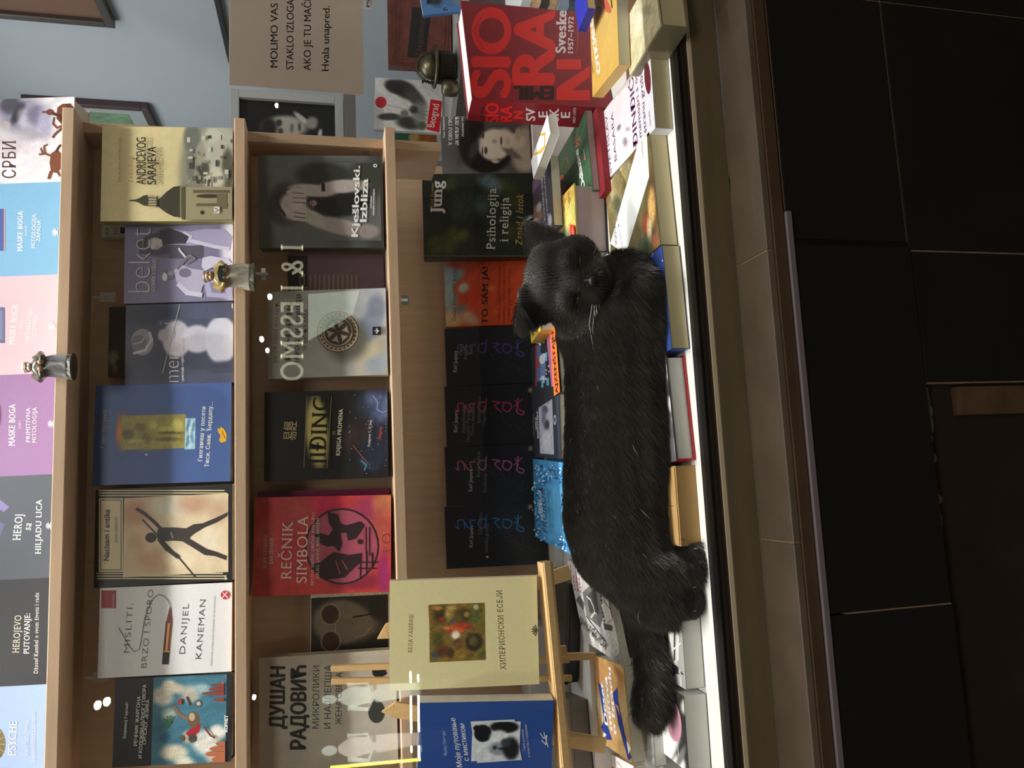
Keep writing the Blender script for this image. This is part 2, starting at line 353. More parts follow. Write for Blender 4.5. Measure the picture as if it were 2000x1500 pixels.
m = MB(); m.bx(-1.2, 0.335, 0.862, 0.868, ZT-0.034, ZT-0.027); structure(m.build('trim_11', mat('grey_violet_metal_strip', (150, 140, 148), rough=0.45, metal=0.3)))
# lower wall: base plaster, tiles as slabs, grout between them
structure(slab('wall_front', PLAST, -1.3, 1.05, 0.885, 0.945, -1.4, ZT-0.031))
def wall_tile(x0, x1, z0, z1, y=0.870, mtl=TILED): 
    m = MB(); m.bx(x0, x1, y, 0.884, z0, z1); return structure(m.build('trim_12', mtl, bevel=0.001))
g = MB(); g.bx(0.105, 1.02, 0.872, 0.8845, -1.4, ZT-0.031); structure(g.build('trim_13', GROUT))
xa = float(Yp(1785, 480, .872)[0]); zl = -0.778
m = MB(); m.bx(xa-0.0095, xa+0.0045, 0.8715, 0.872, zl-.004, ZT-0.0312); structure(m.build('trim_19', GASKET_AND_SHADOW))  # black strip standing in for the shadow line beside the tile panel
wall_tile(xa+0.004, 0.655, zl+0.0012, ZT-0.032)
wall_tile(0.657, 1.02, zl+0.0012, ZT-0.032)
wall_tile(xa-0.006, 0.655, -1.4, zl-0.0012)
wall_tile(0.657, 1.02, -1.4, zl-0.0012)
wall_tile(0.107, xa-0.0085, -1.4, zl-0.005)
wall_tile(-0.179, xa-0.004, zl, ZT-0.032, 0.866)
wall_tile(-1.2, -0.1815, zl-0.003, ZT-0.032, 0.866)
m = MB(); m.bx(-0.1812, -0.1793, 0.8662, 0.884, zl, ZT-0.06); structure(m.build('trim_14', GROUT))
m = MB()
for i in range(26):                                                                          # crumbs of grey adhesive along the broken tile edge
    x = 0.10 - 0.19*RNG.random(); m.ellipsoid((x, 0.884, zl-0.005-0.012*RNG.random()), (0.006+0.008*RNG.random(), 0.004, 0.002+0.003*RNG.random()), nu=7, nv=5)
a = m.build('trim_15', mat('grey_tile_adhesive', (128, 128, 112), rough=0.95, noise=(50, 0.3))); structure(a)
m = MB(); m.bx(0.062, 0.100, 0.868, 0.884, -1.4, zl-0.055); structure(m.build('trim_16', mat('raw_tile_edge', (96, 70, 48), rough=0.9, noise=(25, 0.35))))

# ------------------------------------------------------------------ display rack
rack = thing('display_rack', (0.0, 1.30, ZF), 'beech laminate display rack of open shelves filled with face-out books', 'rack')
for nm, z, yb in (('a', S1, 1.43), ('b', S2, YBK), ('c', S3, YBK)):
    slab('shelf', WOOD, -0.85, 0.590, YF, yb, z-TH, z, rack, bevel=0.0012)
slab('side_panel', WOODV, 0.5725, 0.5895, 1.265, 1.395, -0.203, S1-TH, rack, bevel=0.001)
slab('foot_post', WOODV, 0.540, 0.5725, 1.529, 1.56, ZF+0.001, S3, rack)
slab('back_panel', WOODV, -0.85, 0.5725, YBK, YBK+0.012, S3, S1-TH, rack)
slab('back_panel', WOODV, -0.85, 0.66, 1.528, 1.54, -0.4085, S3-TH, rack)
slab('back_panel', WOODV, -0.85, 0.565, 1.418, 1.43, S1, 1.0, rack)
m = MB(); a = Xp(716, 282, 0.5725); m.bx(0.5705, 0.5724, 1.275, 1.322, a[2]-0.006, a[2]+0.004); m.build('bracket', mat('brushed_steel', (180, 180, 182), rough=0.35, metal=0.9), rack)

# ------------------------------------------------------------------ top row, standing on the top board
Y1 = 1.313; HV = 0.24; GR1 = 'hardbacks along the top board'
def fan(sh, x, y, s, col):
    for k in range(6):
        a = math.radians(-60 + 24*k); sh.line([(x, y), (x - s*math.cos(a), y - s*0.9*math.sin(a))], s*0.16, col)
    sh.line([(x+1, y+s*0.8), (x+1, y-s*0.8)], 1.2, col)
def art_srbi(sh):
    sh.paint(None, (236, 234, 244), [(40, 225, 45, 40, (150, 148, 172), 15, .5), (20, 205, 22, 18, (84, 82, 102), 0, .4), (35, 222, 9, 22, (60, 58, 70), 30, .4), (52, 240, 14, 26, (196, 194, 214), -20, .5), (70, 225, 16, 20, (128, 128, 156), 20, .5), (88, 240, 14, 30, (178, 176, 206), 0, .6), (55, 262, 26, 12, (176, 172, 190), 0, .6), (12, 245, 8, 9, (200, 190, 190), 0, .4), (20, 285, 40, 22, (222, 214, 226), 0, .8)], whole=True, mottle=.05, msc=90, seed=3)
    sh.text('СРБИ', (31, 348), (31, 275), 27, (78, 50, 52), serif=True, bold=.01)
    br, dk = (122, 72, 52), (84, 48, 38)
    sh.poly([(112, 210), (122, 203), (138, 202), (146, 210), (146, 232), (138, 244), (126, 250), (118, 240), (110, 232)], br)
    sh.ell(98, 219, 8, 6, br); sh.line([(84, 219), (94, 219)], 4, br); sh.line([(104, 222), (116, 226), (122, 238)], 6, dk); sh.line([(106, 230), (104, 242), (112, 250), (120, 246)], 4, br)
    sh.line([(122, 250), (108, 262), (104, 268)], 5, br); sh.line([(130, 205), (146, 214)], 4, dk)
    sh.poly([(100, 300), (112, 292), (119, 300), (119, 330), (110, 338), (100, 336), (97, 318)], br)
    sh.line([(98, 304), (88, 300), (78, 302)], 4, br); sh.line([(84, 300), (80, 290)], 3, br); sh.line([(88, 298), (86, 286), (92, 283)], 3, br); sh.line([(100, 336), (96, 348)], 6, br); sh.line([(110, 296), (116, 286), (119, 284)], 4, dk); sh.line([(112, 335), (118, 344)], 4, br)
standing('white hardback with carved horse and two bronze figures, right end of top row', 355, 190, 0, Y1, S1+.0006, .05, (238, 236, 244), art_srbi, xm=110, H=HV, hard=True)
def art_mask(pic, t1, t2, t3a, t3b, lg, tc=(250, 250, 250)):
    def f(sh):
        pic(sh)
        for s, p0, p1, cap, kw in (t1, t2, t3a, t3b):
            if s: sh.text(s, p0, p1, cap, tc, serif=True, **kw)
        fan(sh, *lg, tc)
    return f
def pic3(sh): sh.rect(-30, 408, 6, 490, (60, 96, 176)); sh.rect(6, 408, 10, 490, (150, 70, 90)); sh.rect(8, 408, 9, 490, (225, 225, 225))
def pic2(sh): sh.rect(-30, 600, 10, 670, (96, 104, 150)); sh.rect(-30, 606, 6, 664, (124, 132, 176))
def pic1(sh): sh.ell(-14, 810, 17, 40, (120, 60, 110)); sh.ell(-18, 810, 16, 33, (206, 120, 150))
kw = dict(Yb=Y1, z0=S1+.0006, H=HV, xT=0, hard=True, group=None)
standing('light blue hardback in the top row with white serif lettering', 538, 357, t=.035, col=(126, 182, 222), xm=60, art=art_mask(pic3, ('MASKE BOGA', (44, 491), (45, 412), 10, {'bold': .015}), ('TOM III', (53, 461), (53, 441), 4, {}), ('MITOLOGIJA', (69, 485), (71, 418), 8, {}), ('ZAPADA', (79, 472), (80, 430), 8, {}), (112, 454, 10)), **kw)
standing('pink hardback in the top row with white serif lettering', 730, 538, t=.034, col=(243, 196, 208), xm=60, art=art_mask(pic2, ('MASKE BOGA', (29, 673), (36, 595), 12, {'bold': .015}), ('TOM II', (43, 643), (44, 625), 4, {}), ('MITOLOGIJA', (58, 667), (63, 601), 8, {}), ('ISTOKA', (71, 655), (73, 615), 8, {}), (107, 638, 12)), **kw)
standing('purple hardback in the top row with white serif lettering', 928, 730, t=.033, col=(158, 120, 172), xm=60, art=art_mask(pic1, ('MASKE BOGA', (29, 871), (30, 789), 12, {'bold': .015}), ('TOM I', (41, 838), (41, 822), 4, {}), ('PRIMITIVNA', (59, 864), (59, 796), 8, {}), ('MITOLOGIJA', (71, 865), (72, 795), 8, {}), (103, 828, 9)), **kw)
def pich(sh):
    sh.poly([(-20, 960), (18, 990), (8, 1000), (-20, 985)], (140, 132, 190)); sh.poly([(-20, 1010), (10, 1024), (2, 1044), (-20, 1050)], (112, 106, 150))
standing('slate grey hardback in the top row with large white title', 1130, 928, t=.034, col=(84, 90, 104), xm=60, art=art_mask(pich, ('HEROJ', (40, 1055), (45, 1004), 15, {'bold': .01}), ('sa', (60, 1036), (62, 1022), 15, {'italic': .25, 'bold': .01}), ('HILJADU LICA', (80, 1082), (82, 975), 11, {'bold': .015}), ('', 0, 0, 0, {}), (98, 1027, 8)), **kw)
def art_put(sh):
    w = (245, 245, 245)
    sh.text('HEROJEVO', (37, 1275), (42, 1202), 13, (226, 222, 200), serif=True); sh.text('PUTOVANJE:', (57, 1277), (59, 1198), 11, w, serif=True, bold=.015); sh.text('Džozef Kembel o svom životu i radu', (74, 1315), (76, 1158), 8, w, serif=True)
standing('near-black hardback in the top row with cream and white title', 1338, 1130, t=.034, col=(46, 49, 56), xm=60, art=art_put, **kw)
def art_psy(sh):
    sh.ell(-12, 1452, 23, 34, (124, 112, 74)); 
    for k in range(7): sh.line([(-12, 1452), (-12+22*math.cos(k*.45-1.3), 1452+32*math.sin(k*.45-1.3))], 1.5, (176, 160, 110))
    w = (242, 242, 232)
    sh.text('PSYCHE', (31, 1475), (34, 1409), 15, w, serif=True); sh.text('KULT DUŠE I VERA', (56, 1475), (57, 1406), 6, (226, 226, 230), serif=True); sh.text('U BESMRTNOST KOD GRKA', (69, 1489), (70, 1389), 6, (226, 226, 230), serif=True)
standing('pale sky blue hardback at the left end of the top row', 1533, 1338, t=.034, col=(170, 196, 240), xm=60, art=art_psy, **kw)

# ------------------------------------------------------------------ second row
Y2 = 1.235; LN = 10.0
def art_andric(sh):
    sh.paint(None, (224, 209, 160), [(420, 340, 70, 130, (150, 148, 130), 0, .15), (430, 290, 40, 50, (196, 194, 178), 0, .4), (375, 270, 16, 30, (120, 124, 118), 0, .3), (392, 300, 10, 20, (170, 168, 150), 0, .3), (415, 265, 14, 16, (210, 208, 190), 0, .3), (445, 330, 12, 40, (100, 98, 84), 0, .3), (418, 350, 20, 24, (222, 218, 196), 0, .4), (400, 330, 9, 14, (92, 92, 84), 0, .3), (372, 320, 8, 30, (128, 130, 118), 0, .3)], whole=True, mottle=.015, msc=160, seed=5)
    dk, ins = (70, 66, 54), (178, 168, 132)
    for k in range(34):
        r = RNG.random(4); x = 362+88*r[0]; y = 256+110*r[1]; sh.rect(x, y, x+3+6*r[2], y+4+9*r[3], [(214, 210, 192), (108, 108, 98), (160, 156, 138), (80, 80, 72)][k % 4])
    sh.rect(358, 366, 456, 430, (166, 158, 126)); sh.rect(378, 372, 450, 378, (108, 100, 76)); sh.rect(384, 398, 446, 404, (112, 104, 80)); sh.ell(396, 416, 4, 4, (60, 56, 48))
    sh.ell(410, 384, 26, 4, (70, 66, 54)); sh.rect(424, 379, 444, 409, (120, 112, 88)); sh.rect(356, 366, 362, 430, (96, 90, 68))
    sh.poly([(354, 364), (340, 366), (326, 376), (314, 388), (308, 393), (308, 403), (314, 408), (326, 417), (340, 424), (354, 426)], dk); sh.line([(354, 366), (354, 425)], 3, (140, 132, 100))
    sh.rect(290, 387, 309, 403, ins)
    for y in (388, 393, 398, 403): sh.line([(291, y), (308, y)], 1.4, dk)
    sh.poly([(290, 382), (282, 383), (274, 388), (266, 391), (253, 392), (253, 394), (266, 395), (274, 398), (282, 403), (290, 404)], dk); sh.line([(308, 385), (308, 405)], 3, dk)
    sh.text('DORIAN MITROVIĆ', (237, 357), (237, 268), 4, (140, 124, 96)); sh.text('Leksikon', (261, 357), (261, 307), 9, (164, 110, 78), serif=True, italic=.25)
    sh.text('ANDRIĆEVOG', (286, 362), (286, 270), 18, (34, 32, 30), bold=.02); sh.text('SARAJEVA', (306, 362), (306, 288), 17, (34, 32, 30), bold=.02); sh.rect(419, 405, 430, 418, (235, 232, 220)); sh.line([(421, 408), (428, 412), (421, 416)], 1.2, (40, 40, 40))
standing('beige paperback with a dark church dome above an old town photo', 432, 248, 198, 1.222, S2+.0005, .016, (222, 206, 158), art_andric, xB=458, lean=6, spine=(128, 122, 64))
def art_wbk(sh): sh.text('O', (213, 458), (213, 446), 7, (60, 60, 60), serif=True); sh.text('GI', (229, 458), (229, 444), 7, (60, 60, 60), serif=True); sh.rect(235, 444, 245, 456, (40, 46, 50))
standing('white book mostly hidden behind the beige and lilac paperbacks', 463, 340, 200, 1.290, S2+.0005, .012, (214, 216, 208), art_wbk, xm=220, lean=4)
def art_beket(sh):
    sh.paint(None, (128, 124, 156), [(300, 440, 60, 16, (112, 108, 140), 0, .4), (332, 478, 60, 26, (74, 72, 88), 0, .08), (345, 545, 60, 50, (132, 128, 160), 0, .6), (452, 500, 20, 90, (222, 222, 242), 0, .4)], whole=True, seed=2, mottle=.02)
    pale, mid, dk = (206, 204, 226), (166, 162, 196), (62, 60, 74)
    sh.rect(272, 470, 330, 496, (84, 80, 96)); sh.rect(330, 462, 398, 505, (86, 84, 100))
    sh.poly([(312, 452), (330, 446), (352, 450), (372, 452), (400, 447), (440, 448), (456, 462), (450, 486), (425, 484), (400, 478), (372, 480), (350, 478), (325, 478), (312, 470)], mid)
    sh.poly([(312, 450), (330, 445), (350, 452), (368, 462), (366, 476), (345, 476), (322, 478), (310, 468)], dk)
    sh.ell(303, 476, 14, 12, (176, 164, 172)); sh.poly([(290, 476), (300, 466), (316, 468), (318, 482), (306, 478), (298, 488)], (200, 188, 192))
    sh.line([(372, 470), (420, 482), (446, 486)], 7, pale); sh.line([(360, 454), (374, 462), (366, 474)], 4, pale)
    sh.ell(330, 538, 11, 9, (120, 116, 134)); sh.ell(322, 541, 5, 8, (226, 226, 236)); sh.ell(333, 534, 6, 4, (160, 152, 170))
    sh.poly([(340, 528), (352, 516), (372, 524), (398, 528), (404, 548), (396, 560), (392, 574), (372, 574), (352, 562), (344, 548)], (184, 178, 204)); sh.ell(362, 533, 12, 9, (120, 114, 140)); sh.line([(350, 556), (366, 572), (392, 576)], 9, pale)
    sh.line([(348, 524), (364, 505), (372, 500), (380, 506), (366, 514)], 6, (120, 112, 130)); sh.line([(362, 502), (352, 490), (350, 486)], 4, pale)
    sh.poly([(396, 504), (412, 500), (446, 506), (452, 514), (420, 520), (400, 530), (394, 520)], (208, 206, 230))
    sh.poly([(398, 546), (452, 540), (456, 584), (404, 580)], (178, 176, 212)); sh.poly([(410, 552), (440, 550), (442, 574), (414, 572)], (140, 136, 172))
    sh.text('beket', (294, 571), (296, 446), 45, (206, 196, 200), bold=-.022); sh.text('ČOVEK I DELO', (304, 569), (306, 507), 7, (212, 204, 208), bold=.02)
standing('lilac grey paperback with two pale figures, one seated on a chair', 590, 432, 243, Y2, S2+.0005, .016, (120, 116, 148), art_beket, xB=460, lean=LN)
def art_men(sh):
    sh.paint(None, (74, 80, 104), [(330, 700, 60, 40, (60, 64, 84), 0, .6), (300, 615, 50, 18, (54, 62, 80), 0, .5), (420, 660, 60, 70, (86, 90, 118), 0, .7)], whole=True, seed=4, mottle=.03)
    sh.paint((308, 625, 461, 728), (74, 80, 104), [(330, 700, 60, 40, (60, 64, 84), 0, .6), (345, 662, 28, 36, (196, 190, 200), 0, .12), (385, 662, 30, 27, (204, 200, 214), 0, .15), (432, 664, 32, 46, (214, 216, 232), 0, .12), (440, 720, 30, 14, (66, 72, 94), 0, .5), (320, 655, 12, 12, (190, 180, 190), 0, .3)], seed=4, mottle=.02)
    sh.ell(278, 668, 22, 26, (154, 146, 160)); sh.ell(272, 672, 15, 18, (122, 116, 132)); sh.line([(262, 690), (284, 684), (296, 664), (292, 650)], 5, (206, 198, 206)); sh.line([(262, 672), (276, 668), (286, 654)], 3, (176, 168, 180))
    sh.text('men', (350, 746), (350, 688), 20, (210, 206, 214), bold=-.02, low=True); sh.text('rej', (346, 684), (340, 630), 20, (190, 188, 200), bold=-.024, low=True); sh.text('UMETNIK I NJEGOVO DELO', (360, 745), (358, 660), 4.5, (220, 218, 226), bold=.02)
    sh.line([(352, 592), (336, 656), (318, 728)], 1.2, (190, 190, 180)); sh.rect(453, 593, 462, 602, (235, 235, 240))
standing('dark slate blue paperback with a pale urn-like form', 751, 593, 245, Y2, S2+.0005, .016, (66, 72, 96), art_men, xB=462, lean=LN)
def art_dkb(sh): sh.paint(None, (70, 62, 56), [(222, 700, 10, 14, (150, 142, 130), 0, .5), (235, 715, 10, 14, (40, 38, 38), 0, .5), (225, 720, 5, 8, (120, 112, 104), 0, .5)], whole=True, mottle=.06)
standing('small dark photo book peeking out behind the slate blue paperback', 736, 600, 212, 1.290, S2+.0005, .010, (66, 58, 52), art_dkb, xm=235, lean=4)
def art_gilg(sh):
    sh.paint((228, 800, 368, 892), (70, 96, 152), [(300, 845, 68, 32, (214, 120, 40), -3, .25), (240, 843, 14, 30, (220, 120, 44), 0, .6)], mottle=.0)
    sh.paint((238, 812, 362, 875), (158, 148, 78), [(250, 848, 12, 10, (104, 94, 48), 0, .5), (275, 835, 12, 8, (112, 102, 52), 0, .5), (285, 855, 10, 12, (120, 110, 58), 0, .5), (300, 830, 8, 10, (186, 174, 96), 0, .5), (322, 838, 16, 6, (190, 178, 92), 0, .4), (330, 858, 26, 4, (108, 98, 50), 0, .5), (335, 845, 24, 3, (96, 88, 44), 0, .5), (348, 830, 10, 12, (196, 184, 96), 0, .5), (265, 862, 18, 4, (182, 170, 96), 0, .5)], mottle=.08, msc=240, seed=9)
    sh.paint((362, 817, 381, 877), (176, 216, 232), [(368, 830, 3, 14, (90, 140, 180), 10, .5), (374, 850, 3, 16, (100, 150, 190), -14, .5), (366, 862, 2.5, 12, (84, 134, 172), 10, .5), (378, 834, 2, 10, (84, 134, 172), 8, .5), (371, 842, 2, 10, (240, 250, 250), 0, .5)], mottle=.1, msc=300)
    sh.text('Гојко Вртунић', (203, 875), (209, 800), 7, (176, 166, 150), serif=True, bold=.01); w = (246, 248, 250)
    sh.text('Гилгамеш у посети', (395, 901), (402, 794), 8.5, w, serif=True, bold=.018); sh.text('Тиси, Сави, Ђердапу...', (408, 912), (416, 785), 8.5, w, serif=True, bold=.018)
    sh.poly([(425, 836), (430, 838), (431, 833), (438, 838), (443, 848), (442, 862), (432, 865), (428, 860), (431, 850), (426, 844)], (232, 178, 50)); sh.line([(434, 842), (440, 856)], 1.5, (150, 100, 20)); sh.ell(286, 888, 3, 2, (200, 200, 205))
standing('blue hardback with an olive carved tablet over pale water', 944, 750, 185, Y2, S2+.0005, .030, (70, 98, 158), art_gilg, xB=459, lean=LN, tilt=-.8, hard=True)
def art_naz(sh):
    cr, bk = (228, 212, 172), (26, 26, 26)
    sh.rect(193, 973, 240, 1117, cr); sh.rect(196, 976, 237, 1114, bk); sh.rect(197.3, 977.5, 235.7, 1112.5, cr)
    for y in (958, 963, 968): sh.line([(193, y), (438+(y-958)*.8, y)], 1.8, cr)
    for y in (1120, 1125, 1130): sh.line([(190, y), (444-(1130-y)*.9, y)], 1.8, cr)
    sh.paint((243, 973, 446, 1117), (226, 206, 172), [(265, 1000, 30, 30, (196, 150, 118), 20, .7), (300, 1095, 40, 22, (206, 164, 130), 0, .7), (330, 990, 34, 18, (222, 216, 196), 0, .6), (380, 985, 30, 18, (200, 160, 132), 0, .7), (410, 1060, 26, 34, (240, 226, 198), 0, .7), (350, 1090, 30, 18, (238, 222, 190), 0, .7), (268, 1060, 20, 26, (214, 176, 140), 0, .7), (428, 1000, 20, 20, (206, 172, 146), 0, .7)], mottle=.03, msc=60, seed=8)
    d = (58, 50, 48)
    sh.line([(279, 1015), (320, 1058), (356, 1096), (381, 1126)], 3, d)
    sh.line([(268, 994), (284, 1004), (300, 1018), (316, 1034)], 6, d); sh.ell(295, 1050, 11, 10, d); sh.poly([(308, 1034), (318, 1030), (340, 1030), (366, 1032), (372, 1050), (364, 1058), (338, 1056), (318, 1058), (306, 1050)], d)
    sh.poly([(360, 1034), (378, 1024), (396, 1022), (420, 1012), (446, 1000), (444, 1008), (424, 1020), (400, 1030), (380, 1042), (368, 1052)], d); sh.poly([(360, 1046), (384, 1060), (404, 1072), (424, 1078), (444, 1086), (442, 1094), (420, 1086), (400, 1084), (378, 1070), (358, 1058)], d)
    sh.line([(312, 1054), (326, 1072), (346, 1086)], 7, d); sh.ell(347, 1087, 5, 4, d); sh.line([(335, 1040), (338, 1050)], 2, (150, 138, 128))
    sh.text('Nacizam i antika', (213, 1095), (214, 995), 10, (30, 28, 26), bold=.018); sh.text('Johann Chapoutot', (229, 1060), (229, 1009), 6.5, (150, 136, 108)); sh.text('КЛИО', (443, 1132), (443, 1123), 4, (235, 230, 220), bold=.03)
standing('black bordered paperback with a dark javelin thrower on cream sky', 1141, 951, 185, Y2, S2+.0005, .022, (28, 28, 29), art_naz, xB=457, lean=LN)
def art_misl(sh):
    g = (72, 68, 70)
    sh.rect(198, 1153, 227, 1188, (166, 40, 56)); sh.text('PSIHOLOGIJA', (223, 1186), (223, 1160), 3, (240, 220, 220))
    for s, a, b, c in (('MISLITI,', (253, 1276), (260, 1179), 11), ('BRZO I SPORO', (286, 1304), (300, 1152), 11), ('DANIJEL', (361, 1277), (369, 1179), 11), ('KANEMAN', (393, 1288), (402, 1170), 11)): sh.text(s, a, b, c, g, serif=True, bold=-.012)
    sh.text('DOBITNIK NOBELOVE NAGRADE ZA EKONOMIJU', (414, 1300), (421, 1164), 2.6, (120, 116, 118))
    sh.line([(323, 1293), (324, 1282)], 11, (60, 30, 46)); sh.line([(324, 1281), (325, 1270)], 11, (34, 34, 44)); sh.line([(325, 1269), (330, 1218)], 11, (226, 160, 70)); sh.line([(321, 1270), (326, 1214)], 3.5, (70, 52, 80)); sh.line([(329, 1270), (334, 1216)], 3, (110, 50, 66)); sh.poly([(324, 1218), (336, 1216), (333, 1180)], (120, 62, 66))
    sh.line([(232, 1226), (244, 1246), (252, 1262), (263, 1273), (272, 1268), (276, 1250), (280, 1225), (283, 1206), (292, 1182), (300, 1168), (310, 1161), (320, 1164), (328, 1172), (332, 1181)], 1.1, (120, 118, 122))
    sh.ell(440, 1162, 8.5, 8.5, (196, 46, 66)); sh.line([(434, 1168), (444, 1156)], 1.6, (250, 240, 240)); sh.line([(436, 1158), (445, 1167)], 1.6, (250, 240, 240))
standing('white shrink-wrapped paperback with a pencil and thin grey capitals', 1318, 1143, 194, Y2, S2+.0005, .026, (236, 236, 238), art_misl, xB=456, lean=LN, tilt=-.6, page=mat('tan_page_edges', (190, 160, 112), rough=.9, wave=(120, .25, 'Y')))
def art_zarg(sh):
    sh.paint((300, 1322, 440, 1496), (70, 124, 146), [(318, 1360, 20, 18, (210, 206, 190), 0, .4), (310, 1420, 12, 26, (60, 110, 132), 0, .6), (330, 1340, 14, 12, (226, 220, 200), 0, .4), (345, 1345, 16, 10, (206, 196, 176), 0, .5), (340, 1470, 26, 16, (222, 214, 190), 0, .4), (360, 1488, 18, 10, (232, 226, 210), 0, .5), (402, 1450, 26, 24, (232, 230, 224), 0, .4), (425, 1430, 16, 14, (240, 238, 232), 0, .4), (420, 1478, 18, 12, (214, 206, 190), 0, .5), (322, 1440, 10, 10, (44, 92, 120), 0, .5), (372, 1355, 18, 16, (196, 190, 176), 0, .5), (395, 1345, 14, 10, (160, 190, 196), 0, .5), (366, 1440, 10, 12, (190, 182, 160), 0, .5), (330, 1395, 14, 12, (176, 190, 180), 0, .5)], mottle=.08, msc=200, seed=6)
    sh.poly([(362, 1432), (372, 1424), (386, 1410), (392, 1414), (390, 1428), (380, 1438), (368, 1438)], (176, 36, 48)); sh.ell(378, 1405, 12, 16, (110, 92, 72)); sh.ell(375, 1400, 6, 8, (196, 176, 140)); sh.line([(340, 1380), (352, 1396), (366, 1404)], 5, (150, 110, 80)); sh.line([(366, 1362), (372, 1376)], 4, (70, 60, 60)); sh.ell(388, 1374, 7, 7, (96, 90, 86)); sh.ell(388, 1374, 4, 4, (200, 200, 190)); sh.ell(376, 1442, 8, 8, (80, 72, 70)); sh.ell(356, 1442, 5, 6, (90, 88, 84))
    for a in range(7): sh.line([(333, 1412), (333+14*math.cos(a*.5+2.2), 1412+14*math.sin(a*.5+2.2))], 2, (52, 110, 70))
    for y, h in ((1346, 26), (1354, 40), (1338, 22), (1366, 18)): sh.poly([(438, y-4), (438-h, y-2), (438-h-5, y), (438-h, y+2), (438, y+4)], (146, 66, 54))
    for y, h in ((1452, 14), (1462, 26), (1472, 34), (1482, 22), (1490, 26)): sh.poly([(440, y-5), (440-h, y-4), (440-h-5, y), (440-h, y+4), (440, y+5)], (190, 112, 78))
    sh.line([(400, 1420), (412, 1436), (420, 1440)], 3, (120, 60, 50)); sh.ell(352, 1370, 4, 6, (170, 60, 50))
    w = (232, 232, 228)
    sh.text('Боривој Герзић', (247, 1441), (252, 1371), 6, w, bold=.01); sh.text('РЕЧНИК ЖАРГОНА', (269, 1456), (276, 1359), 7, w, bold=.012); sh.text('И КОЛОКВИЈАЛНОГ ГОВОРА', (278, 1480), (287, 1336), 7, w, bold=.012); sh.text('СРПСКОГ ЈЕЗИКА', (286, 1453), (293, 1366), 7, w, bold=.012)
    sh.text('КОРНЕТ', (445, 1429), (446, 1396), 6.5, (250, 250, 250), bold=.05); sh.rect(434, 1331, 438, 1336, (200, 90, 60))
standing('black hardback with a collage of flying figures among clouds', 1493, 1321, 224, Y2, S2+.0005, .026, (38, 41, 47), art_zarg, xB=452, lean=LN, tilt=-1.0, hard=True)

# ------------------------------------------------------------------ third row
Z3 = S3+.0005
def art_kj(sh):
    sh.paint(None, (98, 101, 101), [(690, 400, 100, 70, (46, 47, 48), 0, .3), (650, 345, 70, 30, (54, 56, 54), 0, .5), (740, 400, 25, 110, (52, 54, 54), 0, .6)], whole=True)
    sh.paint((520, 318, 742, 470), (98, 101, 101), [(640, 350, 62, 33, (46, 50, 46), 10, .25), (720, 345, 40, 40, (58, 62, 56), 0, .4), (560, 398, 34, 42, (74, 66, 62), 0, .2), (548, 400, 22, 36, (58, 52, 50), 0, .3), (575, 402, 28, 28, (186, 176, 168), 0, .2), (598, 408, 20, 18, (190, 180, 172), 0, .3), (660, 395, 62, 28, (26, 26, 28), 0, .15), (610, 372, 46, 12, (178, 168, 162), 6, .2), (670, 364, 50, 13, (176, 166, 160), -3, .2), (665, 443, 62, 15, (168, 158, 154), 12, .2), (610, 425, 34, 13, (176, 166, 158), 25, .25), (720, 452, 20, 14, (150, 142, 140), 0, .3), (690, 392, 30, 10, (22, 22, 24), 0, .4), (610, 402, 5, 9, (84, 66, 62), 0, .4)], mottle=.03, msc=120, seed=12)
    sk, dk = (184, 172, 164), (80, 70, 68)
    for y, a in ((372, -8), (381, -4), (390, 0)): sh.line([(596, y+2), (574, y+a*.2), (562, y+6+a*.3)], 6, sk); sh.line([(594, y+6), (572, y+5)], 1.4, dk)
    for y in (414, 422, 431): sh.line([(598, y), (576, y-3), (566, y-8)], 6, sk); sh.line([(596, y+4), (574, y+1)], 1.4, dk)
    sh.ell(612, 397, 7, 6, (150, 128, 122)); sh.line([(607, 404), (610, 396), (608, 388)], 1.5, (70, 50, 50)); sh.rect(628, 358, 634, 374, (30, 30, 32)); sh.line([(556, 420), (545, 405), (538, 388), (548, 372)], 5, (50, 44, 44))
    w = (246, 246, 244)
    sh.text('Kješlovski.', (699, 463), (703, 324), 12.5, w, bold=.03); sh.text('Izbliza', (716, 434), (719, 349), 13, w, bold=.03); sh.text('KATAŽINA', (726, 407), (727, 383), 3, w, bold=.03); sh.text('SURMJAK-DOMANJSKA', (731, 421), (732, 369), 3, w, bold=.03); sh.ell(733, 324, 4, 3.5, w); sh.ell(733, 324, 2, 2, (90, 92, 92))
def sp_kj(sh): sh.text('KATAŽINA SURMJAK-DOMANJSKA  KJEŠLOVSKI. IZBLIZA', (530, 491), (640, 491), 3, (190, 190, 186), up=(0, 4))
standing('charcoal paperback with a laughing person hiding the eyes behind both hands', 484, 304, 505, Y2, Z3, .030, (98, 101, 101), art_kj, xB=748, lean=8, yaw=-5, spine=(70, 72, 72))
def art_lines(sh):
    for k in range(16): sh.rect(560+9*k, 536, 563+9*k, 566, (150, 132, 100))
    sh.rect(560, 500, 600, 560, (40, 38, 36)); sh.text('СОЧ', (588, 556), (588, 538), 4, (190, 180, 160)); sh.text('ПРИЧЕ', (596, 560), (596, 535), 4, (190, 180, 160))
standing('dull purple book with a ribbed tan left edge behind the grey rosette paperback', 600, 497, 562, 1.285, Z3, .014, (116, 92, 108), art_lines, xB=750, lean=5)
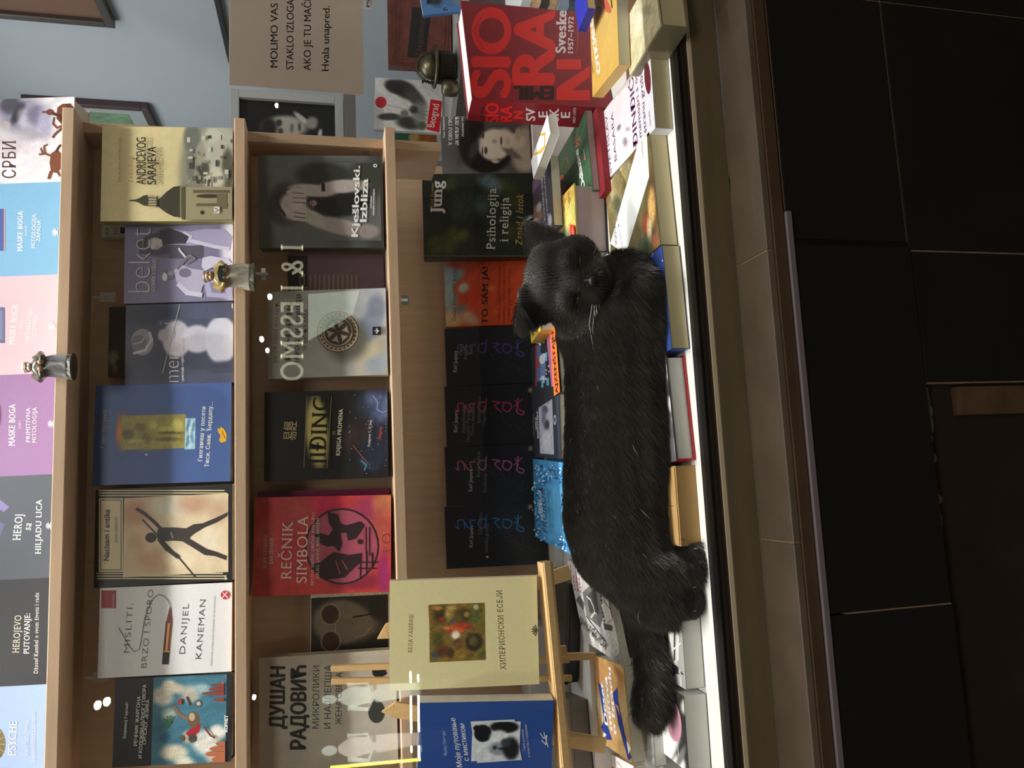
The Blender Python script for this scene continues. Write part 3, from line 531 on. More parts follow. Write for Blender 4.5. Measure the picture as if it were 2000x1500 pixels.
def art_bilj(sh):
    sh.paint(None, (178, 176, 168), [(740, 590, 50, 60, (206, 212, 222), 0, .6), (720, 690, 20, 40, (206, 196, 168), 20, .6), (740, 710, 30, 16, (168, 176, 190), -20, .5), (720, 640, 22, 26, (140, 150, 172), 25, .4), (735, 605, 18, 30, (156, 166, 186), 0, .4), (676, 662, 42, 42, (104, 102, 92), 0, .35), (600, 660, 40, 60, (170, 168, 160), 0, .8)], whole=True, mottle=.03, msc=50, seed=14)
    dk, tn = (60, 52, 44), (176, 158, 130)
    sh.ell(660, 648, 41, 40, dk, n=40); sh.ell(660, 648, 39.5, 38.5, tn, n=40)
    for k in range(26): a = 2*math.pi*k/26; sh.ell(660+35*math.cos(a), 648+34*math.sin(a), 2, 2, dk, n=8)
    sh.ell(660, 648, 31, 30, dk, n=36); sh.ell(660, 648, 29, 28, tn, n=36)
    for k in range(6):
        a = math.pi*k/3+.26; c, s = math.cos(a), math.sin(a); sh.ell(660+14*c, 648+14*s, 13, 4, dk, a=math.degrees(a), n=14)
        b = a+math.pi/6; a2 = a+math.pi/3; mx, my = 660+23*math.cos(b), 648+23*math.sin(b); sh.ell(mx, my, 3.2, 11, dk, a=math.degrees(b), n=14)
    sh.text('ВЕСЕЛИН КОЈИЋ', (541, 709), (545, 590), 6, (140, 60, 50), serif=True); sh.text('РЕЧНИК', (566, 706), (570, 590), 9, (80, 40, 40), serif=True, bold=.02); sh.text('НАРОДНИ ИЗВОДИ', (583, 715), (588, 575), 8, (46, 38, 36), serif=True, bold=.01); sh.text('О БИЉКАМА', (598, 684), (601, 604), 7.5, (60, 52, 48), serif=True)
    sh.rect(728, 639, 744, 655, (30, 32, 34)); 
    for dy in (-4, 0, 4): sh.line([(740, 647), (732+abs(dy)*.7, 647+dy)], 1.6, (235, 235, 230))
    sh.line([(737, 642), (737, 652)], 1.2, (235, 235, 230))
standing('grey paperback with a carved six-petal rosette disc', 736, 566, 523, Y2, Z3, .020, (178, 176, 168), art_bilj, xB=758, lean=LN)
def art_ji(sh):
    sh.paint(None, (30, 29, 30), [(740, 790, 34, 40, (66, 76, 106), 0, .7), (752, 800, 16, 34, (98, 112, 150), 30, .7), (730, 780, 14, 12, (96, 104, 140), 20, .7), (720, 905, 16, 10, (58, 92, 116), 30, .7), (735, 880, 30, 40, (40, 46, 66), 0, .8), (690, 850, 40, 20, (54, 42, 44), -30, .8), (745, 850, 20, 20, (44, 50, 66), 0, .6)], whole=True, mottle=.10, msc=90, seed=15)
    for k in range(26): r = RNG.random(3); sh.ell(680+80*r[0], 770+160*r[1], .8, .8, (190, 200, 230), n=6)
    sh.line([(728, 772), (738, 786), (736, 800), (748, 806), (758, 802)], 1.6, (150, 170, 225)); sh.line([(706, 900), (716, 908), (712, 918)], 2, (90, 160, 190)); sh.line([(690, 870), (706, 890), (720, 906)], 1.2, (170, 90, 70))
    sh.text('易經', (577, 860), (579, 823), 20, (206, 190, 140), bold=.02)
    sh.paint((597, 774, 646, 914), (30, 29, 30), [(619, 843, 22, 66, (206, 192, 110), -3.5, .3), (621, 845, 14, 60, (224, 212, 132), -3.5, .5)])
    sh.text('JIĐING', (635, 909), (643, 776), 31, (30, 26, 20), serif=True, bold=.02); sh.line([(594, 912), (600, 775)], 1, (170, 158, 110)); sh.line([(639, 914), (648, 775)], 1, (170, 158, 110))
    sh.text('ili', (655, 849), (655, 842), 6, (190, 176, 140), serif=True); sh.text('KNJIGA PROMENA', (664, 890), (670, 799), 7.5, (224, 214, 186), serif=True, bold=.015); sh.text('Predgovor C. G. Jung', (723, 872), (726, 821), 5, (230, 228, 220), serif=True, bold=.01); sh.text('Svapna', (744, 859), (747, 834), 7, (216, 80, 70), italic=.3)
standing('black hardback with glowing gold title over a blue nebula', 936, 763, 517, Y2, Z3, .036, (30, 29, 30), art_ji, xB=761, lean=8, tilt=-.6, hard=True)
standing('magenta hardback mostly hidden behind the red medallion book', 1080, 957, 503, 1.283, Z3, .020, (150, 40, 96), None, xB=750, lean=5, tilt=-1.2, hard=True, back=(150, 40, 96))
def art_rec(sh):
    sh.paint(None, (204, 66, 66), [(520, 1070, 20, 50, (214, 96, 86), 0, .6), (720, 1000, 30, 30, (170, 60, 96), 0, .6), (750, 985, 20, 24, (206, 132, 92), -20, .6), (745, 1040, 20, 50, (196, 92, 80), 0, .7), (640, 990, 30, 26, (206, 46, 84), 0, .7), (700, 1135, 50, 16, (150, 44, 66), 0, .5), (750, 1120, 12, 40, (170, 50, 110), 0, .6), (580, 1000, 30, 30, (196, 80, 82), 0, .7), (668, 1067, 72, 74, (176, 84, 104), 0, .05)], whole=True, mottle=.05, msc=80, seed=16)
    bk = (52, 34, 40)
    sh.ring(668, 1067, 71, 73, 3.5, bk)
    for x0, y0, x1, y1 in ((715, 1080, 715, 1030), (722, 1085, 722, 1030), (700, 1110, 735, 1110), (690, 1098, 738, 1098), (704, 1128, 704, 1082), (716, 1118, 716, 1076), (727, 1108, 727, 1080)): sh.line([(x0, y0), (x1, y1)], 2.6, bk)
    sh.poly([(640, 1000), (660, 1005), (664, 1022), (676, 1026), (704, 1018), (712, 1026), (694, 1052), (680, 1056), (676, 1040), (664, 1042), (668, 1062), (662, 1078), (652, 1066), (640, 1068), (626, 1062), (612, 1046), (622, 1040), (642, 1046), (650, 1034), (642, 1020)], bk)
    sh.poly([(640, 1086), (652, 1078), (680, 1084), (706, 1080), (706, 1096), (690, 1110), (672, 1128), (640, 1132), (616, 1118), (608, 1102), (626, 1098)], bk)
    sh.line([(656, 1096), (664, 1120)], 2, (150, 80, 96)); sh.line([(668, 1094), (678, 1112)], 2, (150, 80, 96)); sh.ell(703, 1058, 5, 5, bk, n=9)
    w = (238, 216, 204)
    sh.text('ALEN GERBRAN', (520, 1110), (522, 1046), 6.5, w, serif=True); sh.text('ŽAN ŠEVALIJE', (533, 1102), (534, 1050), 6.5, w, serif=True); sh.text('REČNIK', (569, 1131), (572, 1018), 20, w, serif=True); sh.text('SIMBOLA', (599, 1138), (602, 1007), 20, w, serif=True)
    sh.text('MITOVI, SNOVI, OBIČAJI, POSTUPCI', (613, 1143), (615, 1001), 5.5, w, serif=True); sh.text('OBLICI, LIKOVI, BOJE, BROJEVI', (623, 1131), (624, 1012), 5.5, w, serif=True); sh.ring(755, 1052, 8, 9, 1.5, (120, 60, 60), 18); sh.line([(748, 1078), (764, 1074)], 1.6, (120, 60, 60))
standing('red hardback with a dark bird inside a round medallion', 1160, 969, 498, Y2, Z3, .030, (198, 62, 62), art_rec, xB=771, lean=7, tilt=-1.6, hard=True)
def art_mask2(sh):
    sh.paint(None, (214, 206, 186), [], whole=True, mottle=.1, msc=300, seed=4)
    sh.paint((608, 1168, 758, 1290), (42, 40, 36), [(665, 1215, 55, 44, (120, 110, 96), 0, .15), (645, 1200, 17, 18, (64, 40, 34), 0, .12), (646, 1252, 17, 18, (64, 40, 34), 0, .12), (700, 1220, 40, 30, (112, 104, 92), 0, .5), (740, 1188, 20, 22, (36, 36, 32), 0, .3), (735, 1260, 18, 20, (44, 42, 40), 0, .4)], mottle=.04)
    sh.ring(645, 1200, 19, 20, 1.6, (150, 140, 120), 20); sh.ring(646, 1252, 19, 20, 1.6, (150, 140, 120), 20); sh.line([(655, 1218), (655, 1236)], 2, (150, 140, 120)); sh.line([(690, 1205), (722, 1200), (740, 1185)], 3, (30, 28, 26)); sh.line([(694, 1245), (712, 1240), (724, 1225)], 1.4, (160, 150, 136))
standing('square dark picture book with cream border and a bespectacled mask face', 1300, 1154, 608, 1.284, Z3, .016, (210, 202, 182), art_mask2, xB=771, lean=4, tilt=-1.2)
def art_dr(sh):
    k = (44, 44, 42)
    sh.paint(None, (186, 178, 164), [(640, 1400, 40, 60, (196, 190, 176), 0, .8)], whole=True, mottle=.02)
    sh.text('ДУШАН', (555, 1424), (557, 1301), 29, k, bold=.05); sh.text('РАДОВИЋ', (597, 1464), (598, 1299), 30, k, bold=.05); sh.text('МИКРОЛИКИ', (623, 1423), (624, 1300), 13, (70, 68, 64)); sh.text('И НАЈЛЕПША', (646, 1423), (647, 1299), 13, (70, 68, 64)); sh.text('ЖЕНА СВЕТА:', (667, 1415), (668, 1310), 12, (70, 68, 64))
    sh.poly([(725, 1300), (738, 1310), (750, 1302), (756, 1316), (740, 1326), (728, 1318)], (30, 30, 30)); sh.ell(735, 1390, 16, 22, (60, 60, 58))
standing('large grey-beige hardback with heavy black capitals behind the easel', 1500, 1277, 506, Y2, Z3, .022, (184, 176, 162), art_dr, xB=770, lean=9, hard=True)

# ------------------------------------------------------------------ books standing at the back of the display floor
ZB = -0.4085; YB = 1.44
def art_akh(sh):
    sh.paint(None, (92, 92, 94), [(905, 335, 60, 30, (110, 108, 108), 0, .5), (960, 290, 80, 60, (74, 72, 70), 0, .5), (1010, 330, 30, 16, (112, 106, 96), 0, .5), (1015, 240, 30, 14, (60, 60, 60), 0, .5)], whole=True, mottle=.02)
    sh.paint((896, 232, 1040, 348), (78, 76, 74), [(930, 335, 60, 14, (104, 100, 96), 0, .5), (1022, 290, 22, 44, (168, 158, 140), 8, .3), (1030, 310, 22, 26, (178, 168, 148), 0, .4), (1008, 276, 18, 15, (196, 184, 164), 10, .3), (948, 296, 50, 42, (28, 26, 26), 12, .12), (920, 275, 26, 34, (26, 25, 25), 0, .2), (925, 245, 20, 16, (28, 27, 27), 0, .3), (965, 283, 32, 31, (216, 204, 186), 8, .14), (985, 272, 18, 20, (208, 196, 176), 0, .3), (943, 264, 3, 7, (70, 62, 56), 0, .5), (949, 294, 3, 7, (70, 62, 56), 0, .5), (938, 262, 1.5, 9, (60, 52, 48), 0, .6), (942, 296, 1.5, 9, (60, 52, 48), 0, .6), (966, 276, 5, 4, (170, 152, 134), 0, .6), (979, 275, 2.2, 8, (112, 76, 70), 0, .5), (992, 276, 5, 9, (186, 172, 152), 0, .6), (968, 314, 8, 5, (196, 180, 160), 0, .3), (975, 312, 4, 3, (120, 108, 96), 0, .4), (1000, 300, 20, 6, (110, 100, 88), 30, .5), (926, 292, 8, 20, (64, 62, 62), 20, .6), (1012, 262, 6, 12, (176, 160, 138), 0, .4)], res=.0011)
    w = (238, 236, 232)
    sh.text('Ана Ахматова', (869, 270), (868, 222), 4, w, serif=True, bold=.02); sh.text('У СВОЈ ГРОБ', (883, 284), (883, 221), 7, w, serif=True, bold=.03); sh.text('ЈА НЕЋУ ЛЕЋИ', (896, 284), (896, 221), 7, w, serif=True, bold=.03); sh.text('Изабране песме', (906, 267), (905, 220), 5, w, italic=.25)
standing('charcoal book with a sepia portrait of a dark fringed woman', 345, 226, 862, 1.412, ZB, .022, (90, 90, 92), art_akh, xm=950, lean=11)
def art_jung(sh):
    sh.paint(None, (34, 42, 36), [(880, 470, 16, 26, (74, 88, 34), 20, .5), (850, 480, 14, 20, (70, 82, 36), 0, .5), (900, 400, 22, 30, (48, 66, 58), 30, .6), (930, 440, 24, 20, (26, 32, 30), 0, .5), (960, 360, 26, 16, (84, 106, 110), 30, .6), (1000, 380, 30, 14, (58, 66, 28), 60, .6), (880, 360, 12, 18, (60, 72, 40), 0, .6), (1010, 450, 26, 20, (56, 64, 26), 0, .6), (940, 400, 14, 18, (66, 90, 96), 0, .6), (970, 440, 20, 14, (30, 36, 32), 0, .6), (905, 460, 10, 14, (88, 98, 40), 30, .6), (1000, 420, 16, 12, (40, 50, 44), 0, .5), (870, 430, 12, 16, (26, 30, 28), 0, .5)], whole=True, mottle=.14, msc=90, seed=18)
    sh.line([(830, 500), (1040, 500)], 3, (84, 92, 36)); sh.text('Karl Gustav', (846, 405), (847, 357), 5.5, (196, 178, 96), serif=True); sh.text('Jung', (862, 417), (864, 353), 21, (240, 240, 236), serif=True, bold=.035)
    sh.text('Psihologija', (967, 487), (969, 368), 17, (238, 240, 236), serif=True); sh.text('i religija', (992, 472), (994, 386), 17, (238, 240, 236), serif=True); sh.text('Zapad i Istok', (1020, 480), (1022, 378), 13, (206, 188, 92), serif=True, italic=.25)
def sp_dark(sh): sh.rect(830, 503, 1040, 507, (70, 78, 30))
standing('large glossy dark green hardback with white serif title', 503, 339, 826, YB-.04, ZB, .034, (30, 36, 32), art_jung, xm=930, lean=10, hard=True, yaw=-4)
def art_ja(sh):
    sh.paint(None, (222, 84, 44), [(876, 560, 20, 60, (170, 196, 202), 0, .5), (880, 625, 24, 16, (226, 196, 150), 0, .6), (890, 530, 16, 24, (150, 186, 200), 0, .6), (915, 620, 22, 12, (214, 176, 150), 30, .6), (905, 600, 8, 16, (120, 156, 170), 60, .6), (905, 563, 18, 18, (226, 90, 60), 0, .4), (906, 563, 10, 10, (206, 216, 216), 0, .5), (930, 580, 30, 18, (226, 66, 30), -30, .7), (962, 563, 7, 6, (244, 176, 120), 0, .7), (930, 540, 20, 14, (232, 84, 60), 20, .6), (900, 515, 26, 10, (214, 90, 72), 0, .6), (985, 575, 24, 60, (226, 78, 30), 0, .8)], whole=True, mottle=.06, msc=80, seed=19)
    sh.text('Dušan Stojanović Borga', (890, 626), (891, 526), 7, (70, 74, 78), serif=True); sh.text('TO SAM JA!', (952, 633), (953, 521), 11, (40, 22, 20), serif=True, bold=.03)
    for s, x, a, b in (('Direktna iskustva meditanata', 976, 636, 520), ('intenzivno prosvetljenje u svetlu', 986, 636, 515), ('velikih duhovnih tradicija', 996, 628, 526)): sh.text(s, (x, a), (x+1, b), 5, (96, 30, 24), serif=True)
standing('orange paperback with a pale blue sky glow at its head', 636, 510, 869, YB, ZB, .018, (220, 84, 46), art_ja, xm=940, lean=11)
def jas(yR, lines, col, name_pos, seed, heart=False):
    def f(sh):
        sh.paint(None, (28, 34, 44), [], whole=True, mottle=.08, msc=60, seed=seed)
        g = (58, 62, 70)
        for k in range(5):
            y = yR+25+14*k; x = 905+26*k; sh.line([(x, y), (x+10, y+12), (x+22, y+6), (x+34, y+18), (x+40, y+4)], 1.4, g, curve=True)
        yy = yR+26; b = lambda dx, dy: (dx, yy+dy)
        # the handwritten word climbing the cover
        sh.line([b(1012, 0), b(1010, 26), b(1020, 32), b(1023, 26), b(1014, 22)], 3, col, curve=True); sh.line([b(1006, 4), b(1012, 14), b(1008, 26)], 2.4, col, curve=True); sh.line([b(1020, 2), b(1004, 16)], 2, col, curve=True)
        sh.line([b(998, 12), b(986, 8), b(982, 20), b(992, 26), b(999, 18), b(996, 10), b(982, 8)], 3, col, curve=True); sh.line([b(978, 26), b(966, 14), b(976, 8), b(962, 6)], 3, col, curve=True)
        sh.line([b(950, 0), b(948, 24)], 3, col, curve=True); sh.line([b(948, 8), b(938, 8), b(934, 18), b(942, 26), b(948, 20)], 3, col, curve=True); sh.line([b(928, 10), b(918, 12), b(922, 26), b(914, 24), b(908, 14)], 3, col, curve=True); sh.line([b(908, 26), b(904, 10), b(894, 12), b(896, 26), b(890, 22)], 3, col, curve=True)
        sh.text('Karl Jaspers', (name_pos[0], name_pos[1]), (name_pos[0]+1, name_pos[2]), 7, (226, 228, 228), serif=True)
        for s, x, a, c in lines: sh.text(s, (x, a), (x+1, c), 7, (132, 136, 142), serif=True)
        fan(sh, 1038, yR+10, 7, (176, 172, 160))
        if heart: sh.poly([(951, 1085), (949, 1088), (951, 1090), (955, 1087.5)], (230, 230, 230))
    return f
JC = 'small midnight blue volumes by the cat'
jk = dict(xT=870, Yb=YB, z0=ZB, xm=955, t=.018, lean=10, col=(27, 33, 43), matte=True, group=JC)
standing('first dark volume from the right, faint violet handwriting on its cover', 751, 639, art=jas(638, [('Platon', 903, 693, 672), ('Avgustin', 912, 703, 673), ('Kant', 922, 692, 673)], (84, 72, 150), (892, 727, 686), 31), **jk)
standing('second dark volume from the right, crimson pink handwriting on its cover', 869, 752, art=jas(752, [('Anaksimander', 908, 846, 792), ('Heraklit Parmenid', 917, 863, 790), ('Plotin Anselmo', 926, 851, 788), ('Spinoza Laoce', 938, 827, 775), ('Nagarđuna', 948, 832, 792)], (190, 62, 116), (893, 844, 802), 32), **jk)
standing('third dark volume from the right, dusty rose handwriting on its cover', 985, 870, art=jas(866, [('Buda Sokrat', 937, 931, 881), ('Konfucije Isus', 950, 962, 905)], (186, 104, 150), (922, 960, 917), 33), **jk)
standing('fourth dark volume from the right, sky blue handwriting on its cover', 1107, 986, art=jas(980, [('Filozofska', 941, 1044, 1001), ('autobiografija', 953, 1079, 1022)], (58, 122, 186), (923, 1069, 1027), 34, True), **jk)
def art_sio(sh):
    rd, w, bk = (226, 44, 40), (244, 226, 230), (48, 24, 26)
    sh.paint(None, (142, 34, 46), [], whole=True, mottle=.03, msc=120)
    sh.text('SIO', (995, 192), (996, 15), 75, rd, bold=.045); sh.text('RA', (1081, 167), (1082, 15), 79, rd, bold=.05)
    sh.poly([(1087, 196), (1152, 196), (1152, 176), (1118, 176), (1152, 150), (1152, 128), (1087, 172)], rd); sh.rect(1087, 116, 1135, 136, rd)
    sh.text('EMIL', (1082, 169), (1002, 169), 0, bk, up=(0, 25), bold=.06); sh.text('Sveske', (1104, 104), (1106, 21), 19, w, serif=True, bold=.04); sh.text('1957~1972', (1119, 105), (1120, 33), 10, w, serif=True, bold=.04); sh.text('Preveo sa francuskog', (1128, 104), (1129, 50), 3, (206, 120, 120))
    for k in range(9): sh.line([(927, 60), (922+6*abs(k-4), 20+10*k)], .8, (190, 36, 40))
def sp_sio(sh):
    rd, w = (226, 44, 40), (244, 230, 232)
    sh.text('EMIL', (946, 238), (946, 204), 7, (48, 24, 26)); sh.text('SIO', (973, 240), (974, 201), 24, rd, bold=.04); sh.text('RA', (999, 238), (1000, 206), 22, rd, bold=.04); sh.text('N', (1021, 232), (1022, 216), 18, rd, bold=.05)
    for s, x, a, b in (('SV', 1045, 236, 210), ('E', 1069, 229, 217), ('SK', 1091, 237, 211), ('E', 1113, 230, 218)): sh.text(s, (x, a), (x, b), 17, w, serif=True, bold=.03)
    sh.text('1957~1972', (1124, 240), (1125, 210), 5, w, serif=True, bold=.03)
standing('thick crimson hardback with giant bright red letters and white pages on top', 199, 12, 912, 1.235, -.5005, .052, (142, 34, 46), art_sio, xm=1010, lean=0, yaw=16, hard=True, spine_art=sp_sio, page=mat('bright_page_edges', (244, 243, 240), rough=.9, wave=(120, .12, 'Y')))

# ------------------------------------------------------------------ books lying flat on the display floor
TANP = mat('khaki_page_edges', (228, 214, 172), rough=.9, wave=(150, .12, 'Z'), noise=(8, .06))
GREYP = mat('cool_grey_page_edges', (226, 226, 220), rough=.9, wave=(150, .12, 'Z'), noise=(8, .05))
MAUVEP = mat('mauve_page_edges', (190, 172, 172), rough=.9, wave=(220, .25, 'Z'), noise=(20, .10))
def art_dj(sh):
    pu, dr = (92, 36, 84), (96, 26, 44)
    sh.paint(None, (232, 230, 240), [(1226, 252, 4, 4, (180, 172, 188), 0, .6), (1209, 249, 3, 6, (130, 120, 132), 20, .6), (1221, 277, 4, 8, (150, 140, 154), 0, .7), (1205, 175, 4, 5, (200, 194, 208), 0, .7), (1212, 110, 4, 6, (206, 200, 214), 0, .7)], whole=True, mottle=.02, msc=60)
    sh.text('SVETISLAV', (1195, 337), (1186, 223), 0, pu, hm=.0105); sh.text('BASARA', (1205, 312), (1197, 217), 0, pu, hm=.0105); sh.text('ĐINĐIĆ:', (1246, 283), (1236, 138), 0, pu, hm=.0165, bold=.015)
    sh.text('memoari s onu', (1254, 266), (1243, 128), 0, pu, hm=.011); sh.text('stranu groba', (1263, 257), (1254, 135), 0, pu, hm=.011); sh.text('LAGUNA', (1272, 245), (1269, 215), 0, (130, 90, 120), hm=.004)
    sh.ell(1265, 152, 6, 32, dr, a=-4); sh.ell(1257, 82, 4, 28, (120, 50, 60), a=-6)
flat('white paperback with purple capitals and dark red ovals lying by the glass', (1280, 250), (1269, 96), (1185, 347), -.4755, .0275, (232, 230, 240), art_dj, page=TANP)
def art_ren(sh):
    sh.paint(None, (110, 98, 62), [(1200, 380, 14, 60, (150, 136, 92), 0, .6), (1190, 350, 6, 40, (206, 196, 150), -12, .5), (1212, 320, 5, 30, (212, 188, 110), -20, .5), (1225, 330, 10, 16, (150, 140, 104), 0, .4), (1205, 400, 8, 18, (92, 96, 66), 0, .5), (1180, 395, 6, 30, (196, 140, 92), 0, .5), (1185, 445, 4, 24, (206, 198, 156), 0, .5), (1240, 300, 12, 10, (120, 88, 50), 0, .5), (1275, 400, 12, 60, (92, 68, 44), 0, .6), (1273, 405, 7, 36, (222, 178, 104), 0, .5), (1262, 440, 6, 24, (168, 74, 44), 0, .5), (1268, 452, 5, 30, (220, 196, 150), 0, .5), (1260, 480, 12, 20, (64, 76, 54), 0, .6), (1280, 470, 6, 14, (190, 110, 80), 0, .6), (1210, 470, 12, 24, (84, 82, 52), 0, .6)], whole=True, mottle=.12, msc=110, seed=21)
    sh.poly([(1243, 278), (1263, 258), (1268, 345), (1222, 497), (1186, 482)], (236, 240, 238)); sh.text('ЖИЛА', (1206, 477), (1203, 436), 0, (80, 40, 100), hm=.011); sh.text('мувен тол', (1216, 478), (1204, 410), 0, (140, 130, 150), hm=.006); sh.text('KAPRINUD', (1257, 306), (1254, 266), 0, (130, 130, 130), hm=.004)
flat('book with an old master painting cover crossed by a white paper band', (1268, 257), (1290, 478), (1180, 341), -.4755, .0275, (120, 104, 70), art_ren, page=TANP)
def art_blue(sh): sh.text('članak', (1274, 500), (1280, 484), 0, (240, 240, 245), hm=.006, bold=.03); sh.ell(1294, 509, 1.2, 1.2, (230, 230, 240)); sh.ell(1300, 518, 1.2, 1.2, (230, 230, 240))
flat('navy blue paperback under the forelegs of the black cat', (1312, 681), (1293, 479), (1265, 700), -.4755, .0275, (52, 76, 146), art_blue, L=.13, page=TANP)
def art_b3(sh): sh.paint(None, (96, 94, 100), [(1306, 725, 8, 16, (232, 230, 238), 0, .3), (1312, 785, 7, 20, (222, 220, 230), 0, .4), (1308, 760, 6, 14, (60, 58, 64), 0, .4), (1316, 815, 4, 14, (226, 224, 232), 0, .4), (1322, 860, 6, 30, (150, 148, 156), 0, .5)], whole=True, mottle=.08, msc=100)
flat('thick hardback with grey page edges and red boards under the cat belly', (1321, 900), (1300, 694), (1290, 890), -.4735, .0295, (92, 90, 96), art_b3, L=.12, page=GREYP, hard=True, spine=(196, 40, 48), back=(196, 40, 48))
a, b = Zp(1352, 1062, ZF), Zp(1349, 909, ZF)
m = MB(); m.bx(a[0], b[0], 1.004, 1.13, ZF+.0005, -.474); bxo = thing('cardboard_box', (a[0], 1.06, ZF), 'low tan cardboard box beneath the cat hindquarters', 'box')
m.build('carton', mat('tan_cardboard', (178, 142, 88), rough=.8, noise=(14, .15)), bxo)
m = MB(); m.bx(a[0]+.002, (a[0]+b[0])/2-.0006, 1.006, 1.128, -.4738, -.4725); m.build('flap', MATS['tan_cardboard'], bxo)
m = MB(); m.bx((a[0]+b[0])/2+.0006, b[0]-.002, 1.006, 1.128, -.4738, -.4725); m.build('flap', MATS['tan_cardboard'], bxo)
def art_bw(sh):
    sh.paint(None, (168, 170, 168), [(1290, 1330, 20, 30, (60, 62, 62), 0, .5), (1315, 1270, 8, 50, (220, 222, 218), 0, .5)], whole=True)
    for k in range(6): sh.rect(1288+7*k, 1190, 1291+7*k, 1290, (236, 238, 232) if k % 2 else (70, 72, 70))
    sh.poly([(1300, 1290), (1322, 1300), (1336, 1318), (1320, 1316), (1312, 1340), (1300, 1336)], (40, 42, 42)); sh.ell(1307, 1276, 5, 5, (238, 240, 236)); sh.line([(1307, 1276), (1330, 1256)], 2.5, (244, 244, 240)); sh.text('MREŽE', (1334, 1345), (1330, 1305), 0, (240, 240, 240), hm=.006, bold=.03, italic=.3)
flat('black and white striped paperback beside the hind paws', (1340, 1347), (1330, 1202), (1276, 1312), -.4745, .0285, (168, 170, 168), art_bw, L=.10, page=GREYP)
def art_oval(sh):
    sh.paint(None, (48, 48, 48), [(1290, 1470, 26, 60, (238, 240, 238), 30, .2), (1325, 1500, 14, 26, (240, 242, 240), 0, .3), (1330, 1478, 6, 20, (120, 124, 122), 20, .5), (1340, 1380, 10, 16, (210, 212, 206), 0, .4), (1300, 1370, 10, 14, (110, 98, 84), 0, .5)], whole=True)
    sh.ell(1316, 1408, 14, 41, (214, 150, 172), a=-8, n=36)
    for k in range(7): sh.line([(1308+2.6*k, 1385+2*k), (1311+2.6*k, 1428)], 1, (244, 226, 232))
    sh.line([(1324, 1450), (1326, 1475)], 1.5, (235, 235, 235))
flat('black and white paperback with a pink oval in the near left corner', (1345, 1510), (1335, 1360), (1276, 1460), -.4695, .034, (52, 52, 52), art_oval, L=.135, page=GREYP)
def art_vat(sh):
    pk = (226, 122, 172)
    sh.paint(None, (132, 132, 130), [(1240, 1330, 4, 60, (166, 166, 164), 8, .6), (1225, 1400, 4, 70, (96, 96, 94), 8, .6), (1262, 1440, 5, 50, (90, 90, 88), 8, .6), (1275, 1380, 3, 60, (170, 170, 168), 8, .6)], whole=True, mottle=.12, msc=160, seed=3)
    sh.text('VLADIMIR', (1231, 1372), (1223, 1308), 0, pk, hm=.008, bold=.03, italic=.2); sh.text('VATNIK', (1250, 1440), (1237, 1318), 0, pk, hm=.017, bold=.05, italic=.2)
    for s, x0, y0, x1, y1 in (('MEĐU', 1253, 1490, 1246, 1440), ('NEVINIM', 1259, 1494, 1249, 1412), ('PORAČENIMA', 1264, 1500, 1252, 1400)): sh.text(s, (x0, y0), (x1, y1), 0, (246, 246, 246), hm=.0065, bold=.04, italic=.2)
flat('grey motion-streaked paperback with bold pink title under the tail', (1280, 1498), (1268, 1304), (1222, 1450), -.4545, .018, (130, 130, 128), art_vat, ext=.012, page=GREYP)
m = MB(); m.bx(-.46, -.23, 1.116, 1.212, ZF+.0006, -.4732); tag(m.build('box', mat('grey_card', (150, 150, 148), rough=.8, noise=(10, .1))), 'grey card box carrying the pink-titled paperback', 'box')
fr = thing('picture_frame', Zp(1225, 1240, -.4505), 'pale blue framed grey picture lying flat behind the cat tail', 'frame')
q = [Zp(*p, -.4505) for p in ((1250, 1296), (1236, 1180), (1212, 1282))]; ex = q[1]-q[0]; Lw = np.linalg.norm(ex); ex /= Lw; ey = np.array([-ex[1], ex[0], 0]); Ld = .055
m = MB(); 
for o, w_, d_ in ((q[0], Lw, .007), (q[0]+ey*(Ld-.007), Lw, .007), (q[0]+ey*.007, .007, Ld-.014), (q[0]+ey*.007+ex*(Lw-.007), .007, Ld-.014)): m.box(o-np.array([0, 0, .006]), ex*w_, ey*d_, np.array([0, 0, .006]), (202, 220, 230))
m.build('frame', PAINT, fr)
m = MB(); m.box(q[0]+ex*.007+ey*.007-np.array([0, 0, .006]), ex*(Lw-.014), ey*(Ld-.014), np.array([0, 0, .003]), (110, 112, 112)); sh = Sheet(q[0]+ex*.007+ey*.007-np.array([0, 0, .003]), ex, ey, Lw-.014, Ld-.014, m)
sh.paint(None, (116, 118, 118), [(1230, 1260, 6, 30, (84, 86, 88), 0, .6), (1240, 1230, 6, 20, (150, 152, 152), 0, .6)], whole=True, mottle=.1, msc=150); sh.line([(1237, 1246), (1240, 1258)], 3, (220, 90, 110)); m.build('picture', COVER, fr)
